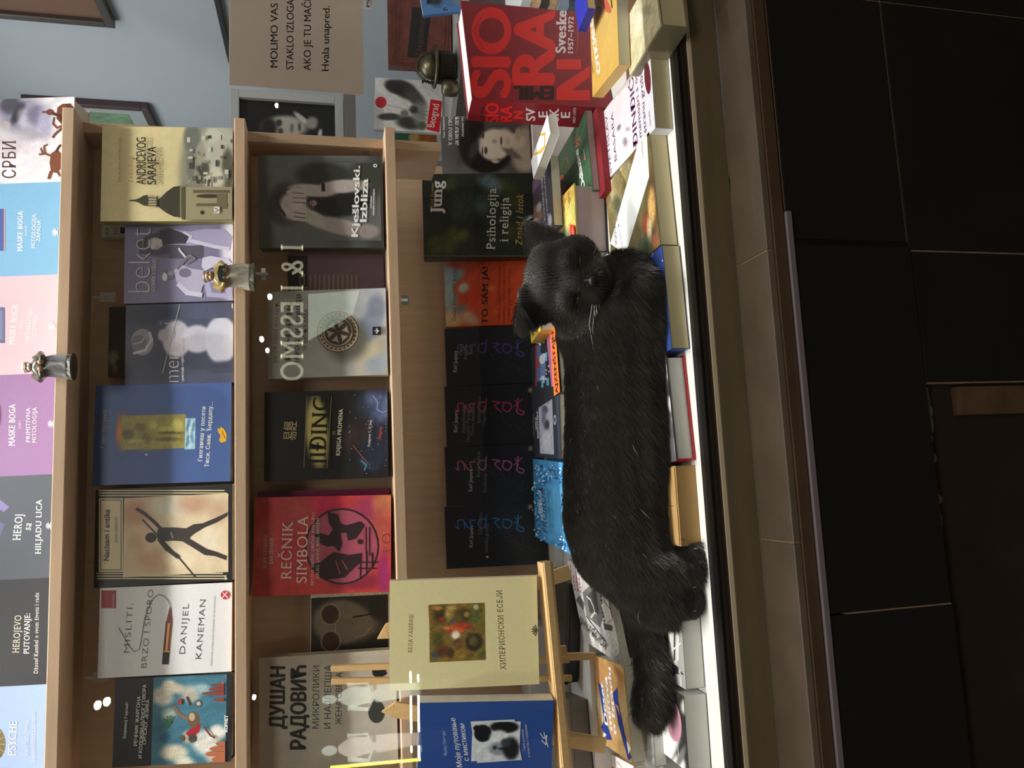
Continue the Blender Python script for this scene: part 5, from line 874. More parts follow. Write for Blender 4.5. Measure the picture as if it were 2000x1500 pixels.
def art_psi(sh): sh.text('PSI', (722, 14), (722, -4), 6, (30, 30, 40), bold=.02); sh.text('ORDINACIJA', (727, 12), (727, -14), 3, (190, 60, 80))
card('label', 'small white printed label below the paper notice', 'label', [(728, 18), (728, -30), (708, 18)], YG+.004, (244, 242, 244), art_psi, mtl=THINP)
zc = -.300; c0, c1 = Zp(912, -60, zc), Zp(876, 262, zc); ex = c1-c0; ex[2] = 0; ln = np.linalg.norm(ex); ex /= ln; bk = np.array([ex[1], -ex[0], 0]); bk = bk if bk[1] > 0 else -bk
ct = thing('counter', c0, 'grey laminate counter top in the corner right of the rack', 'counter')
m = MB(); m.box(c0-ex*.0-np.array([0, 0, .012]), ex*(ln+.06), bk*.40, np.array([0, 0, .012])); m.build('top', mat('grey_laminate', (166, 168, 166), rough=.5, noise=(12, .04)), ct)
m = MB(); m.box(c0+bk*.03-np.array([0, 0, .20]), ex*(ln+.02), bk*.2, np.array([0, 0, .1875])); m.build('front_board', mat('dark_grey_laminate', (112, 110, 108), rough=.6), ct)
def art_old(sh):
    sh.paint(None, (112, 64, 56), [(775, 60, 14, 80, (98, 56, 46), 0, .5), (830, 128, 80, 5, (96, 50, 44), 0, .5)], whole=True, mottle=.10, msc=50, seed=33)
    b = (74, 40, 36)
    sh.line([(776, -20), (771, 122), (890, 126)], 2, b); sh.line([(783, -20), (778, 116), (885, 120)], 1.2, b); sh.line([(873, -10), (868, 120)], 2, b); sh.line([(879, -10), (874, 120)], 2, b)
    sh.poly([(805, 14), (842, 18), (831, 114), (795, 112)], (44, 40, 42)); sh.text('Uspomene', (823, 108), (832, 20), 12, (96, 70, 62), serif=True)
standing('old brown leather hardback with a black title plate on the counter', 130, -30, 757, float(Zp(886, 100, zc)[1]), zc+.001, .03, (112, 64, 56), art_old, xm=820, lean=5, yaw=-8, hard=True)
def art_msc(sh): sh.text('Misc', (874, 21), (877, -12), 9, (30, 40, 56), serif=True); sh.paint((826, -20, 905, 10), (84, 122, 172), [(850, 0, 12, 10, (50, 60, 70), 0, .5), (838, 2, 5, 6, (30, 34, 40), 0, .5), (892, -4, 10, 10, (120, 140, 150), 0, .5)], mottle=.1)
standing('sky blue book leaning against the old brown leather hardback', 27, -60, 824, float(Zp(903, 10, zc)[1])+.005, zc+.001, .012, (84, 128, 186), art_msc, xm=865, lean=6, tilt=9, yaw=-8)
def art_bg(sh):
    sh.paint(None, (228, 228, 228), [(790, 175, 30, 16, (64, 66, 66), 28, .25), (770, 170, 20, 12, (50, 52, 52), 25, .3), (812, 192, 22, 12, (84, 84, 82), 40, .4), (760, 228, 22, 7, (70, 72, 74), 0, .3), (800, 240, 26, 13, (60, 66, 58), 10, .4), (790, 222, 8, 7, (120, 122, 122), 0, .4), (820, 222, 14, 22, (150, 150, 148), 0, .5), (808, 214, 8, 8, (70, 70, 70), 0, .5), (825, 246, 8, 8, (90, 94, 80), 0, .5)], whole=True, mottle=.05, msc=140, seed=34)
    sh.line([(757, 205), (806, 217)], 1.2, (60, 60, 60)); 
    for k in range(5): sh.line([(808, 215), (836, 200+9*k)], 1, (70, 70, 70))
    sh.ell(744, 200, 11, 11, (206, 44, 56)); sh.poly([(841, 194), (868, 198), (858, 259), (833, 253)], (212, 34, 46)); sh.text('Beograd', (848, 249), (858, 203), 14, (244, 240, 240), italic=.1)
standing('white and red guidebook with a grey street photo on the counter', 256, 155, 734, float(Zp(868, 200, zc)[1]), zc+.001, .012, (228, 228, 228), art_bg, xm=790, lean=7, tilt=-3, page=None)
def art_mul(sh): sh.paint(None, (206, 122, 56), [(785, 262, 22, 18, (58, 120, 96), 0, .3), (815, 252, 12, 10, (226, 166, 96), 0, .4), (835, 255, 14, 8, (214, 96, 60), 0, .4), (808, 268, 10, 8, (226, 190, 110), 0, .4)], whole=True, mottle=.06, msc=60)
standing('colourful green and orange book half hidden by the rack side', 320, 246, 768, float(Zp(858, 258, zc)[1])+.03, zc+.001, .012, (200, 120, 60), art_mul, xm=815, lean=5, yaw=4)
# old brass instrument
g0 = Zp(890, 140, zc); gx, gy = g0[0], g0[1]-.012; BR = mat('aged_brass', (104, 98, 78), rough=.38, metal=.85, noise=(30, .4)); BRD = mat('blackened_brass', (40, 38, 34), rough=.35, metal=.8, noise=(30, .3))
u = 1.0/FPX*(gy*1.02+.15)
gl = thing('brass_instrument', (gx, gy, zc), 'antique brass dome instrument with a toothed ring on the counter', 'ornament')
m = MB(); m.lathe((gx, gy, zc), [(.012*1, 0), (.030, .002), (.030, .006), (.034, .010), (.036, .040), (.033, .046)], k=28); m.build('drum', BRD, gl, smooth=False)
m = MB(); m.lathe((gx, gy, zc), [(.044, .0465), (.046, .048), (.046, .051), (.044, .0525)], k=32); m.build('plate', BR, gl)
m = MB(); m.lathe((gx, gy, zc), [(.028, .053), (.0275, .062), (.024, .071), (.016, .079), (.004, .083)], k=28); m.build('dome', BR, gl, smooth=True)
m = MB()
pts = [(gx+.036*math.cos(a), gy+.004, zc+.053+.036*math.sin(a)) for a in np.linspace(0, math.pi, 24)]; m.tube(pts, .0028, k=8)
for a in np.linspace(.05, math.pi-.05, 26): m.bx(gx+.039*math.cos(a)-.001, gx+.039*math.cos(a)+.001, gy+.002, gy+.006, zc+.053+.039*math.sin(a)-.001, zc+.053+.039*math.sin(a)+.001)
m.build('toothed_ring', BR, gl)
for dx, dy in ((-.026, -.012), (.026, -.012), (0, .026)): m = MB(); m.tube([(gx+dx, gy+dy, zc+.0), (gx+dx*.9, gy+dy*.9, zc+.012)], .004); m.build('foot', BRD, gl)
m = MB(); m.lathe((gx-.052, gy-.008, zc), [(.010, 0), (.017, .003), (.019, .016), (.018, .032), (.012, .036)], k=20); m.build('cup', BR, gl, smooth=True)
m = MB(); m.lathe((gx-.036, gy, zc+.045), [(.004, 0), (.004, .008), (.0015, .009), (.0015, .030), (.004, .031), (.004, .034)], k=10); m.build('spindle', BRD, gl)
# framed pictures on the right wall and back wall
def frame_on_wall(label, p_top, p_bot, X, depth, fcol, mcol, near=True, art=None, wmat=.03, y_far=None, thick=.022):
    """a picture hung on the right wall; two photo corners (lower far/near) give its extent along the wall"""
    a, b = Xp(*p_top, X), Xp(*p_bot, X)
    return a, b
XW = 1.2495
def wall_frame(label, y0, y1, z0, z1, fcol, mcol, pcol, fw=.02, mw=.05, th=.022, blobs=()):
    t = thing('picture_frame', (XW, (y0+y1)/2, z0), label, 'frame'); F_ = mat('frame_%d_%d' % (fcol[0], fcol[1]), fcol, rough=.4, noise=(20, .15))
    m = MB()
    for ya, yb, za, zb in ((y0, y1, z0, z0+fw), (y0, y1, z1-fw, z1), (y0, y0+fw, z0+fw, z1-fw), (y1-fw, y1, z0+fw, z1-fw)): m.bx(XW-th, XW-.0003, ya, yb, za, zb)
    m.build('moulding', F_, t, bevel=.002)
    m = MB(); m.bx(XW-.010, XW-.0003, y0+fw, y1-fw, z0+fw, z1-fw, mcol); m.build('mat_board', PAPER, t)
    O = np.array([XW-.011, y1-fw-mw, z0+fw+mw]); Wd, Hd = y1-y0-2*fw-2*mw, z1-z0-2*fw-2*mw
    if Wd > 0 and Hd > 0:
        m = MB(); m.box(O, (0, -Wd, 0), (0, 0, Hd), (.0008, 0, 0), pcol); sh = Sheet(O, (0, -1, 0), (0, 0, 1), Wd, Hd, m); sh.paint(None, pcol, blobs, whole=True, mottle=.12, msc=25, seed=5, res=.004); m.build('picture', PAPER, t)
a = Xp(226, 41, XW); b = Xp(197, -60, XW)
wall_frame('dark framed picture with a wide brown mount high on the right wall', a[1]-.55, a[1], a[2]-.0, a[2]+.6, (58, 52, 48), (104, 78, 64), (186, 190, 178), .022, .075)
a = Xp(275, 199, XW); b = Xp(300, 243, XW)
wall_frame('dark framed landscape on the right wall behind the second shelf', a[1], a[1]+.42, a[2]-.02, a[2]+.34, (62, 46, 48), (150, 158, 156), (112, 140, 112), .022, .05, blobs=[])
a = Xp(446, 111, XW)
wall_frame('thin black frame on the right wall above the paper notice', a[1]-.62, a[1], a[2]-.26, a[2], (24, 24, 26), (150, 152, 156), (150, 152, 156), .014, .05)
Yq = 1.80; P0, P1, P2 = Yp(672, 272, Yq), Yp(676, 188, Yq), Yp(449, 180, Yq)
pf = thing('picture_frame', (P0+P1)/2, 'deep grey box frame holding a black and white portrait photo', 'frame'); x0, x1, z0, z1 = P0[0]-.05, P1[0], P0[2], P2[2]
m = MB(); 
for xa, xb, za, zb in ((x0, x1, z0, z0+.020), (x0, x1, z1-.02, z1), (x0, x0+.02, z0+.02, z1-.02), (x1-.020, x1, z0+.02, z1-.02)): m.bx(xa, xb, Yq, Yq+.05, za, zb)
m.build('box_moulding', mat('pale_grey_frame', (178, 182, 184), rough=.5, noise=(12, .04)), pf, bevel=.001)
m = MB(); m.bx(x0+.02, x1-.02, Yq+.012, Yq+.02, z0+.02, z1-.02, (24, 26, 28)); sh = Sheet((x0+.02, Yq+.012, z0+.02), (1, 0, 0), (0, 0, 1), x1-x0-.04, z1-z0-.04, m)
sh.paint(None, (26, 28, 30), [(556, 248, 44, 22, (176, 172, 164), 0, .25), (545, 240, 6, 7, (60, 58, 56), 0, .4), (548, 256, 5, 6, (70, 68, 64), 0, .4), (570, 250, 4, 9, (120, 116, 110), 0, .5), (585, 248, 3, 8, (80, 74, 70), 0, .5), (525, 250, 16, 20, (36, 36, 36), 0, .4), (590, 232, 20, 5, (190, 188, 182), 40, .4), (610, 240, 12, 12, (150, 148, 144), 20, .4), (640, 245, 18, 24, (30, 32, 34), 0, .5), (625, 262, 4, 10, (190, 190, 186), 10, .4)], whole=True, mottle=.03, res=.002); m.build('photograph', COVER, pf)
slab('wall_shelf', mat('dark_grey_laminate', (112, 110, 108), rough=.6), x0-.05, x1+.0, Yq-.02, Yq+.12, z0-.028, z0-.0008); ws = bpy.data.objects['wall_shelf']; tag(ws, 'dark grey ledge carrying the grey box frame', 'shelf')
m = MB(); m.bx(x0, x0+.02, Yq+.03, Yq+.08, -1.39, z0-.0282); m.build('post', MATS['dark_grey_laminate'], ws)

# ------------------------------------------------------------------ the black cat: one skin over smoothly blended volumes
def V3(x, y, Y): return Yp(x, y, Y)
class SDF:
    def __init__(self, lo, hi, h):
        self.lo, self.h = np.asarray(lo), h; n = [int(math.ceil((b-a)/h))+1 for a, b in zip(lo, hi)]
        self.ax = [lo[i]+h*np.arange(n[i]) for i in range(3)]; self.G = np.stack(np.meshgrid(*self.ax, indexing='ij'), -1).astype(np.float32); self.d = np.full(self.G.shape[:3], 1.0, np.float32)
    def blend(self, d, k):
        if k <= 0: self.d = np.minimum(self.d, d)
        else:
            hh = np.clip(.5+.5*(self.d-d)/k, 0, 1); self.d = self.d*(1-hh)+d*hh-k*hh*(1-hh)
    def caps(self, pts, rad, k=.012, squash=None):
        """a tapering round-ended chain"""
        out = np.full(self.d.shape, 1.0, np.float32)
        for i in range(len(pts)-1):
            a, b = np.asarray(pts[i], np.float32), np.asarray(pts[i+1], np.float32); ab = b-a; t = np.clip(((self.G-a) @ ab)/(ab @ ab+1e-9), 0, 1)
            out = np.minimum(out, np.linalg.norm(self.G-a-t[..., None]*ab, axis=-1)-(rad[i]+(rad[i+1]-rad[i])*t))
        self.blend(out, k)
    def ell(self, c, r, R=None, k=.012, sub=False):
        q = self.G-np.asarray(c, np.float32)
        if R is not None: q = q @ np.asarray(R, np.float32)
        r = np.asarray(r, np.float32); l = np.linalg.norm(q/r, axis=-1); g = np.linalg.norm(q/(r*r), axis=-1)+1e-6; d = l*(l-1)/g
        if sub:
            hh = np.clip(.5-.5*(self.d+d)/k, 0, 1); self.d = self.d*(1-hh)-d*hh+k*hh*(1-hh)
        else: self.blend(d, k)
    def mesh(self):
        """naive surface nets"""
        D = self.d; s = D < 0; c = np.zeros(np.array(D.shape)-1, np.int8)
        for i in (0, 1):
            for j in (0, 1):
                for k in (0, 1): c += s[i:D.shape[0]-1+i, j:D.shape[1]-1+j, k:D.shape[2]-1+k]
        act = (c > 0) & (c < 8); idx = -np.ones(act.shape, np.int64); I = np.argwhere(act); idx[act] = np.arange(len(I))
        P = np.zeros((len(I), 3)); cnt = np.zeros(len(I)); cor = [(i, j, k) for i in (0, 1) for j in (0, 1) for k in (0, 1)]
        for a in cor:
            for ax in range(3):
                if a[ax]: continue
                b = list(a); b[ax] = 1; da = D[tuple((I+a).T)]; db = D[tuple((I+b).T)]; m = (da < 0) != (db < 0)
                t = np.where(m, da/(da-db+1e-12), 0); q = I+np.array(a)+0.0; q[:, ax] += t; P[m] += q[m]; cnt[m] += 1
        P = P/cnt[:, None]; V = self.lo+P*self.h; F = []
        for ax in range(3):
            sl0 = [slice(None)]*3; sl1 = [slice(None)]*3; sl0[ax] = slice(0, -1); sl1[ax] = slice(1, None); e = s[tuple(sl0)] != s[tuple(sl1)]; E_ = np.argwhere(e)
            o1, o2 = [(1, 2), (2, 0), (0, 1)][ax]; ok = (E_[:, o1] > 0) & (E_[:, o2] > 0) & (E_[:, o1] < D.shape[o1]-1) & (E_[:, o2] < D.shape[o2]-1); E_ = E_[ok]
            u = np.zeros(3, int); v = np.zeros(3, int); u[o1] = 1; v[o2] = 1
            q = np.stack([idx[tuple((E_-u-v).T)], idx[tuple((E_-v).T)], idx[tuple(E_.T)], idx[tuple((E_-u).T)]], 1); flip = ~s[tuple(E_.T)]; q[flip] = q[flip][:, ::-1]; F.append(q)
        return V, np.concatenate(F)
def frame_of(z, x):
    z = np.asarray(z, float)/np.linalg.norm(z); x = np.asarray(x, float)-z*(np.asarray(x) @ z); x /= np.linalg.norm(x); return np.stack([x, np.cross(z, x), z], 1)
B = SDF((-.50, .985, -.512), (.40, 1.265, -.235), .0042)
mpp = lambda Y: (Y*1.03+.10)/FPX
# trunk along the glass, chest at the right
tr = [(V3(1208, 1062, 1.105), .058), (V3(1202, 1000, 1.105), .074), (V3(1205, 910, 1.105), .076), (V3(1206, 820, 1.10), .074), (V3(1203, 735, 1.095), .073), (V3(1198, 670, 1.09), .070)]
B.caps([p for p, r in tr], [r for p, r in tr], 0)
B.ell(V3(1222, 1058, 1.100), (.072, .060, .073), k=.03)                    # haunch
B.ell(V3(1248, 830, 1.09), (.145, .065, .046), k=.03)                      # belly spread on the books
B.ell(V3(1215, 610, 1.085), (.085, .060, .066), k=.03)                     # chest
B.caps([V3(1160, 620, 1.10), V3(1125, 570, 1.085)], [.060, .050], .03)     # neck
HC = V3(1107, 549, 1.070)
B.ell(V3(1222, 568, 1.075), (.045, .050, .052), k=.03)                     # near shoulder and breast
# fore legs folded in under the chest
B.caps([V3(1225, 650, 1.055), V3(1236, 595, 1.035), V3(1250, 568, 1.03)], [.036, .031, .026], .015)
B.caps([V3(1254, 566, 1.03), V3(1288, 594, 1.026), V3(1292, 655, 1.035)], [.027, .023, .021], .012)
B.caps([V3(1270, 640, 1.035), V3(1285, 720, 1.04)], [.026, .020], .02)
# hind leg: thigh, shank and the two paws against the glass
B.ell(V3(1252, 1105, 1.080), (.060, .054, .054), k=.025)
B.caps([V3(1270, 1128, 1.06), V3(1292, 1160, 1.045)], [.044, .036], .02)
B.caps([V3(1292, 1168, 1.048), V3(1318, 1176, 1.036), V3(1345, 1170, 1.024)], [.034, .029, .0235], .014)
B.caps([V3(1280, 1110, 1.05), V3(1322, 1118, 1.025), V3(1350, 1105, 1.016)], [.031, .024, .0195], .010)
for px, py, Yd in ((1349, 1170, 1.012), (1352, 1094, 1.008)):
    for k, dy in enumerate((-23, -8, 8, 23)): B.caps([V3(px-12, py+dy*.6, Yd+.014), V3(px+8-abs(dy)*.3, py+dy, Yd+.001)], [.012, .0100], .006)
# tail sweeping left
tl = [V3(1248, 1150, 1.10), V3(1262, 1210, 1.10), V3(1272, 1265, 1.09), V3(1278, 1320, 1.08), V3(1274, 1365, 1.075), V3(1268, 1388, 1.072)]
B.caps(tl, [.034, .0245, .022, .0225, .0245, .019], .02)
# head: skull, cheeks, brow, muzzle, chin, ears
hf = np.array([-.25, -1, -.06]); hf /= np.linalg.norm(hf); up = V3(1020, 548, 1.08)-V3(1160, 556, 1.08); up = up/np.linalg.norm(up)
HR = frame_of(up-hf*(up @ hf), np.cross(hf, up)); hx, hy, hz = HR[:, 0], HR[:, 1], HR[:, 2]
if hx[0] < 0: hx, hy = -hx, -hy
HR = np.stack([hx, -hf, hz], 1); hp = lambda x, f, z: HC + hx*x + hf*f + hz*z
B.ell(hp(0, -.006, .010), (.056, .052, .050), HR, k=.02)
B.ell(hp(0, .022, -.012), (.046, .036, .036), HR, k=.015)
for s in (-1, 1):
    B.ell(hp(s*.040, .008, -.010), (.027, .028, .029), HR, k=.016); B.ell(hp(s*.0130, .050, -.025), (.0175, .0155, .0140), HR, k=.007)
    B.ell(hp(s*.026, .041, .014), (.017, .011, .0105), HR, k=.010)
B.ell(hp(0, .044, -.004), (.0135, .020, .022), HR, k=.012); B.ell(hp(0, .044, -.040), (.017, .015, .010), HR, k=.008); B.ell(hp(0, .060, -.013), (.0085, .007, .0065), HR, k=.005)
for s in (-1, 1): B.ell(hp(s*.027, .053, .001), (.013, .009, .0052), HR, k=.006, sub=True)
B.ell(hp(0, -.004, .040), (.050, .034, .020), HR, k=.014)
E1 = [V3(1064, 487, 1.085), V3(1020, 430, 1.100)]; E2 = [V3(1050, 600, 1.060), V3(1010, 642, 1.062)]
def ear(root, tip, wx, side):
    ax = tip-root; L = np.linalg.norm(ax); ax /= L; R = frame_of(ax, hx); fr = R[:, 1] if R[:, 1] @ hf > 0 else -R[:, 1]
    q = B.G-root.astype(np.float32); zz = q @ ax.astype(np.float32); xx = q @ R[:, 0].astype(np.float32); yy = q @ fr.astype(np.float32); t = np.clip(zz/L, -.35, 1.0)
    wv = wx*(1-np.clip(t, 0, 1))**.75+.0025; th = .0105*(1-.6*np.clip(t, 0, 1)); dx = np.abs(xx)-wv; yc = .012*(1-(xx/(wx+1e-6))**2)*(1-np.clip(t, 0, 1))*.0 - .35*xx*xx/wx
    d = np.maximum(np.maximum(dx, np.abs(yy-yc+.004)-th*.55), np.maximum(zz-L, -zz-.012)); B.blend(d.astype(np.float32)*.8, .008)
    c = root+ax*L*.36+fr*.012; B.ell(c, (wx*.58, .0085, L*.40), np.stack([R[:, 0], fr, ax], 1), k=.005, sub=True)
ear(E1[0], E1[1], .030, 1); ear(E2[0], E2[1], .030, -1)
onb = (B.G[..., 0] > -.090) | ((B.G[..., 0] < -.19) & (B.G[..., 1] > 1.020)); B.d = np.where(onb, np.maximum(B.d, -.4725-B.G[..., 2]), B.d)
CV, CF = B.mesh()
BK = mat('black_cat_skin', (17, 16, 15), rough=.65, spec=.35, noise=(60, .3), sheen=.15)
ct_ = thing('cat', (-.10, 1.08, -.475), 'black cat lying along the shop window glass on the books', 'cat')
m = MB(); m.add(CV, [tuple(f) for f in CF.tolist()], (14, 13, 12)); body = m.build('body', BK, ct_, smooth=True)
sm = body.modifiers.new('relax', 'SMOOTH'); sm.iterations = 2; sm.factor = .5
# fur: short tapering hairs following the lie of the coat
fv = CV; fn = np.zeros_like(CV); tri = np.cross(CV[CF[:, 2]]-CV[CF[:, 0]], CV[CF[:, 3]]-CV[CF[:, 1]]); ar = np.linalg.norm(tri, axis=1)*.5
tn = tri/(np.linalg.norm(tri, axis=1, keepdims=True)+1e-12); cen = CV[CF].mean(1)
NH = 150000
vis = (tn @ -np.array([.1, .96, -.25]) > -.35) | (tn[:, 2] > .1); pr = ar*vis; pr /= pr.sum()
pick = RNG.choice(len(CF), NH, p=pr); w = RNG.random((NH, 4)); w /= w.sum(1, keepdims=True); root = (CV[CF[pick]]*w[..., None]).sum(1); nn = tn[pick]
headd = np.linalg.norm((root-HC), axis=1); ishead = headd < .085
flow = np.tile(np.array([-1.0, -.25, -.25]), (NH, 1))                        # coat runs from head to tail and down
flow[root[:, 0] < -.36] = (-1, 0, .05)
rel = root-HC; fl_h = rel-np.outer(rel @ hf, hf); nrm = np.linalg.norm(fl_h, axis=1, keepdims=True)+1e-6; flow = np.where(ishead[:, None], fl_h/nrm-.55*hf, flow)
flow = flow-nn*(flow*nn).sum(1, keepdims=True); flow /= np.linalg.norm(flow, axis=1, keepdims=True)+1e-6
cl = np.sin(root*[210, 190, 230]+[0, 1, 2]).sum(1)*.33+np.sin(root*[90, 120, 80]).sum(1)*.33
j = RNG.normal(0, .30, (NH, 3)); dirr = flow*(1.0)+nn*(.42+.16*cl)[:, None]+j*.6+np.roll(flow, 1, axis=1)*cl[:, None]*.25; dirr /= np.linalg.norm(dirr, axis=1, keepdims=True)
paw = (root[:, 2] < -.465) & (root[:, 0] < -.14) & (root[:, 0] > -.34); Ln = RNG.uniform(.010, .019, NH); Ln[ishead] = RNG.uniform(.0035, .008, ishead.sum()); Ln[paw] *= .4; earm = ishead & (rel @ up > .040); Ln[earm] *= .55; Ln[root[:, 0] < -.36] *= 1.25
bel = (root[:, 2] < -.42) & ~paw & ~ishead; Ln[bel] *= 1.35
tipd = dirr+np.array([0, 0, -.35])+flow*.5; tipd /= np.linalg.norm(tipd, axis=1, keepdims=True); mid = root+dirr*Ln[:, None]*.55; tip = mid+tipd*Ln[:, None]*.5
tip[:, 1] = np.maximum(tip[:, 1], .9866); mid[:, 1] = np.maximum(mid[:, 1], .9866)
for q_ in (mid, tip): q_[:, 2] = np.where((q_[:, 0] > -.090) | ((q_[:, 0] < -.19) & (q_[:, 1] > 1.020)), np.maximum(q_[:, 2], -.4735), q_[:, 2])
sd = np.cross(dirr, np.array([.1, .96, -.25])); sd /= np.linalg.norm(sd, axis=1, keepdims=True)+1e-9; wd = (RNG.uniform(.00016, .00034, NH)*np.where(ishead, .8, 1))[:, None]
HVv = np.stack([root-sd*wd, root+sd*wd, mid-sd*wd*.8, mid+sd*wd*.8, tip], 1).reshape(-1, 3); ii = np.arange(NH)*5
me = bpy.data.meshes.new('fur'); off = np.array(ct_['_base']); me.vertices.add(NH*5); me.vertices.foreach_set('co', (HVv+CAM-off).astype(np.float32).ravel())
lp = np.stack([ii, ii+1, ii+3, ii+2, ii+2, ii+3, ii+4], 1).ravel(); me.loops.add(NH*7); me.loops.foreach_set('vertex_index', lp.astype(np.int32)); me.polygons.add(NH*2)
st = np.stack([np.arange(NH)*7, np.arange(NH)*7+4], 1).ravel(); me.polygons.foreach_set('loop_start', st.astype(np.int32)); me.update(calc_edges=True)
tone = RNG.uniform(.6, 1.5, NH)*(1+.25*cl); hc = lin((45, 41, 37))[None]*tone[:, None]; wh = RNG.random(NH) < .0006; hc[wh] = lin((190, 190, 186)); hc = np.repeat(hc, 5, 0)
at = me.color_attributes.new('Col', 'FLOAT_COLOR', 'POINT'); at.data.foreach_set('color', np.concatenate([hc, np.ones((len(hc), 1))], 1).astype(np.float32).ravel())
FUR = mat('black_fur', rough=.42, spec=.5, attr=True, sheen=.1); fo = bpy.data.objects.new('fur', me); COL.objects.link(fo); me.materials.append(FUR); fo.parent = ct_; fo['kind'] = 'stuff'
# face details
m = MB(); m.ellipsoid(hp(0, .0675, -.0125), (.0068, .003, .0048), (46, 42, 42), 14, 8, np.stack([hx, hf, hz], 1)); m.build('nose', mat('dark_nose_leather', (58, 54, 54), rough=.35, noise=(500, .2)), ct_, smooth=True)
for s in (-1, 1):
    m = MB(); m.ellipsoid(hp(s*.0262, .0445, -.001), (.0095, .0035, .0016), (70, 72, 54), 14, 8, np.stack([hx, hf, hz], 1)); m.build('eye', mat('half_shut_amber_eye', (88, 84, 58), rough=.1, coat=.8), ct_, smooth=True)
WHK = mat('white_whisker', (226, 226, 222), rough=.4)
for s in (-1, 1):
    for k in range(7 if s < 0 else 2):
        a = hp(s*(.022+.002*(k % 3)), .052, -.022-.003*(k % 4)); d = (-hx*(.078+.016*RNG.random())+hz*(-.010-.0055*k+.006*RNG.random())+hf*(-.006+.010*RNG.random())) if s < 0 else hx*.030+hz*(.002-.010*k)+hf*(-.02)
        m = MB(); m.tube([a, a+d*.5+hz*.007, a+d], [.0004, .00034, .0001], k=5); m.build('whisker', WHK, ct_)
for px, py, Yd in ((1349, 1170, 1.012), (1352, 1094, 1.008)):
    for k, dy in enumerate((-23, -8, 8, 23)):
        m = MB(); p = V3(px+11-abs(dy)*.3, py+dy, Yd-.008); m.tube([p, p+np.array([0, -.0035, -.0035])], [.0012, .0003], k=6); m.build('claw', mat('pale_claw', (206, 200, 190), rough=.25), ct_)

# ------------------------------------------------------------------ across the street: what the window glass mirrors
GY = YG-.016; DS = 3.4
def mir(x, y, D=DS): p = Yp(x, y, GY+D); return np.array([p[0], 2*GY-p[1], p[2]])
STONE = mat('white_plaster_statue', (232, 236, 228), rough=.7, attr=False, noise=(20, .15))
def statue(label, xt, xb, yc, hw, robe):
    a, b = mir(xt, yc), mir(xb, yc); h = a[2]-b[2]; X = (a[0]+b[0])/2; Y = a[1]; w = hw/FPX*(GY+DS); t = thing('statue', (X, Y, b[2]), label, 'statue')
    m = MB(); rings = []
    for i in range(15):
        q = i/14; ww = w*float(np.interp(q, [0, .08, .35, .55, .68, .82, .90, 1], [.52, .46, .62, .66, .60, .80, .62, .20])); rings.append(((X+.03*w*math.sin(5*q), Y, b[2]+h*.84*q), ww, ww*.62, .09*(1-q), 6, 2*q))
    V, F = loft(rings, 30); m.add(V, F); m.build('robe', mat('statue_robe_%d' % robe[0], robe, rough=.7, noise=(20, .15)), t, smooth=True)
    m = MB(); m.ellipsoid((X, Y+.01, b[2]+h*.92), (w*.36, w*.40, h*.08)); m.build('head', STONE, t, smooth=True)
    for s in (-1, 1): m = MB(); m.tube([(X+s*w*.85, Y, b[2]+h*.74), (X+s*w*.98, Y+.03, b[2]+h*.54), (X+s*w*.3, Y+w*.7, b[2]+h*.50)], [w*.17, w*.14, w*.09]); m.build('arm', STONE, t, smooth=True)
    m = MB(); m.bx(X-w*.8, X+w*.8, Y-w*.8, Y+w*.8, -1.399, b[2]); m.build('plinth', GASKET_AND_SHADOW, t)
    lamp('added_statue_light', 'SPOT', (X, Y+1.1, a[2]+.5), 260.0, (.92, 1.0, .93), .05, (X, Y, b[2]+h*.55), 42, .5)  # spot added so the statues are bright enough to show in the glass
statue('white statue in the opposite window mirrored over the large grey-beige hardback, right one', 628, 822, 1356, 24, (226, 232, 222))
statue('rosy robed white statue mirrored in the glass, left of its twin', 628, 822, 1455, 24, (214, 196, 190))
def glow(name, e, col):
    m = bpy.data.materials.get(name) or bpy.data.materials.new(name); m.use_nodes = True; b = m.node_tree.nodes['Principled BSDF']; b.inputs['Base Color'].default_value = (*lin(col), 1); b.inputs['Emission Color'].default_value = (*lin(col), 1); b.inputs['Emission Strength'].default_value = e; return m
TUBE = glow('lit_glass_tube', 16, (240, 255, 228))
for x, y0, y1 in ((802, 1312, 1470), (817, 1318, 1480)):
    m = MB(); m.tube([mir(x, y0), mir(x+2, y1)], .006); tag(m.build('light_tube', TUBE), 'thin %s white light tube of the opposite shopfront mirrored in the glass' % ('upper' if x < 810 else 'lower'), 'light')
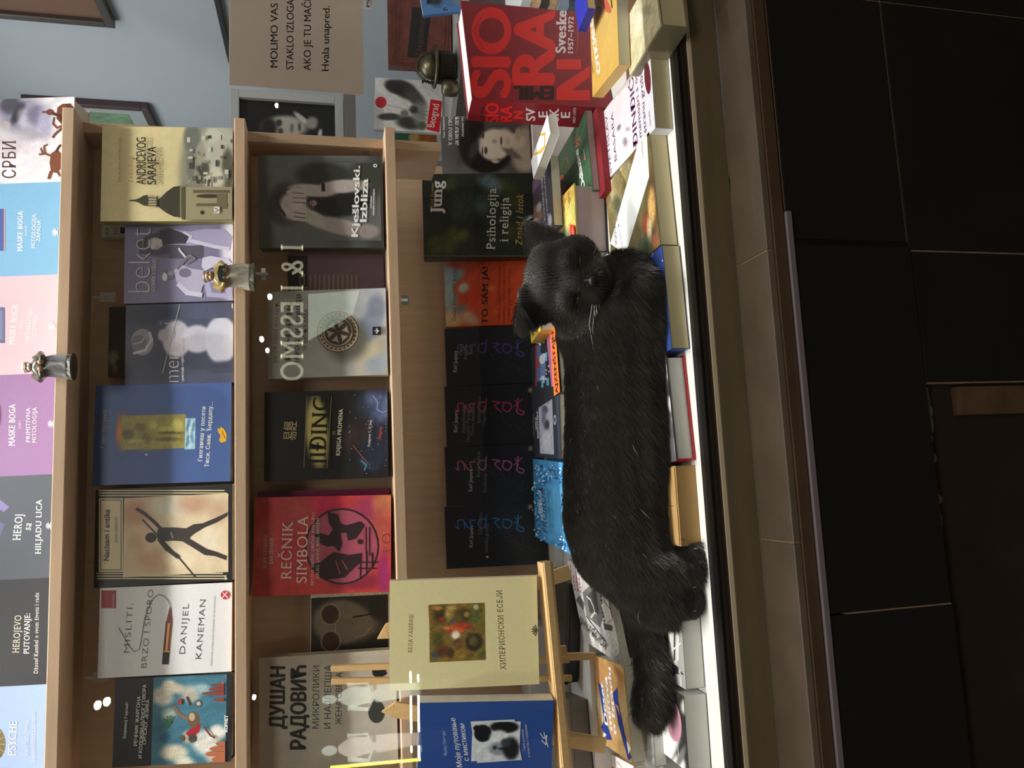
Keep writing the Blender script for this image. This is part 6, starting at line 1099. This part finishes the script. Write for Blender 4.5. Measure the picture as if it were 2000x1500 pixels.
m = MB(); m.tube([mir(645, 1500), mir(822, 1484)], .008); tag(m.build('light_tube', glow('yellow_green_light_tube', 9, (236, 240, 90))), 'yellow-green light strip mirrored at the left edge of the glass', 'light')
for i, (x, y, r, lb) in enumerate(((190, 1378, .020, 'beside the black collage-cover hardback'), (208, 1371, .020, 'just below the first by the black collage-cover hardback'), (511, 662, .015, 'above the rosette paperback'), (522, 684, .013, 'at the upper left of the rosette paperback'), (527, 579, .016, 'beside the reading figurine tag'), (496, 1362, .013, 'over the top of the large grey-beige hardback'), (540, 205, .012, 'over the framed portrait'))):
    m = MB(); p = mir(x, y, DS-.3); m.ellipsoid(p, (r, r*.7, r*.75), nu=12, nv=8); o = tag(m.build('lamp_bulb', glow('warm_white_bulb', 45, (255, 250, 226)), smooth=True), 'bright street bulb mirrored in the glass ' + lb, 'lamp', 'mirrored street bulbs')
# lit sign and lit window
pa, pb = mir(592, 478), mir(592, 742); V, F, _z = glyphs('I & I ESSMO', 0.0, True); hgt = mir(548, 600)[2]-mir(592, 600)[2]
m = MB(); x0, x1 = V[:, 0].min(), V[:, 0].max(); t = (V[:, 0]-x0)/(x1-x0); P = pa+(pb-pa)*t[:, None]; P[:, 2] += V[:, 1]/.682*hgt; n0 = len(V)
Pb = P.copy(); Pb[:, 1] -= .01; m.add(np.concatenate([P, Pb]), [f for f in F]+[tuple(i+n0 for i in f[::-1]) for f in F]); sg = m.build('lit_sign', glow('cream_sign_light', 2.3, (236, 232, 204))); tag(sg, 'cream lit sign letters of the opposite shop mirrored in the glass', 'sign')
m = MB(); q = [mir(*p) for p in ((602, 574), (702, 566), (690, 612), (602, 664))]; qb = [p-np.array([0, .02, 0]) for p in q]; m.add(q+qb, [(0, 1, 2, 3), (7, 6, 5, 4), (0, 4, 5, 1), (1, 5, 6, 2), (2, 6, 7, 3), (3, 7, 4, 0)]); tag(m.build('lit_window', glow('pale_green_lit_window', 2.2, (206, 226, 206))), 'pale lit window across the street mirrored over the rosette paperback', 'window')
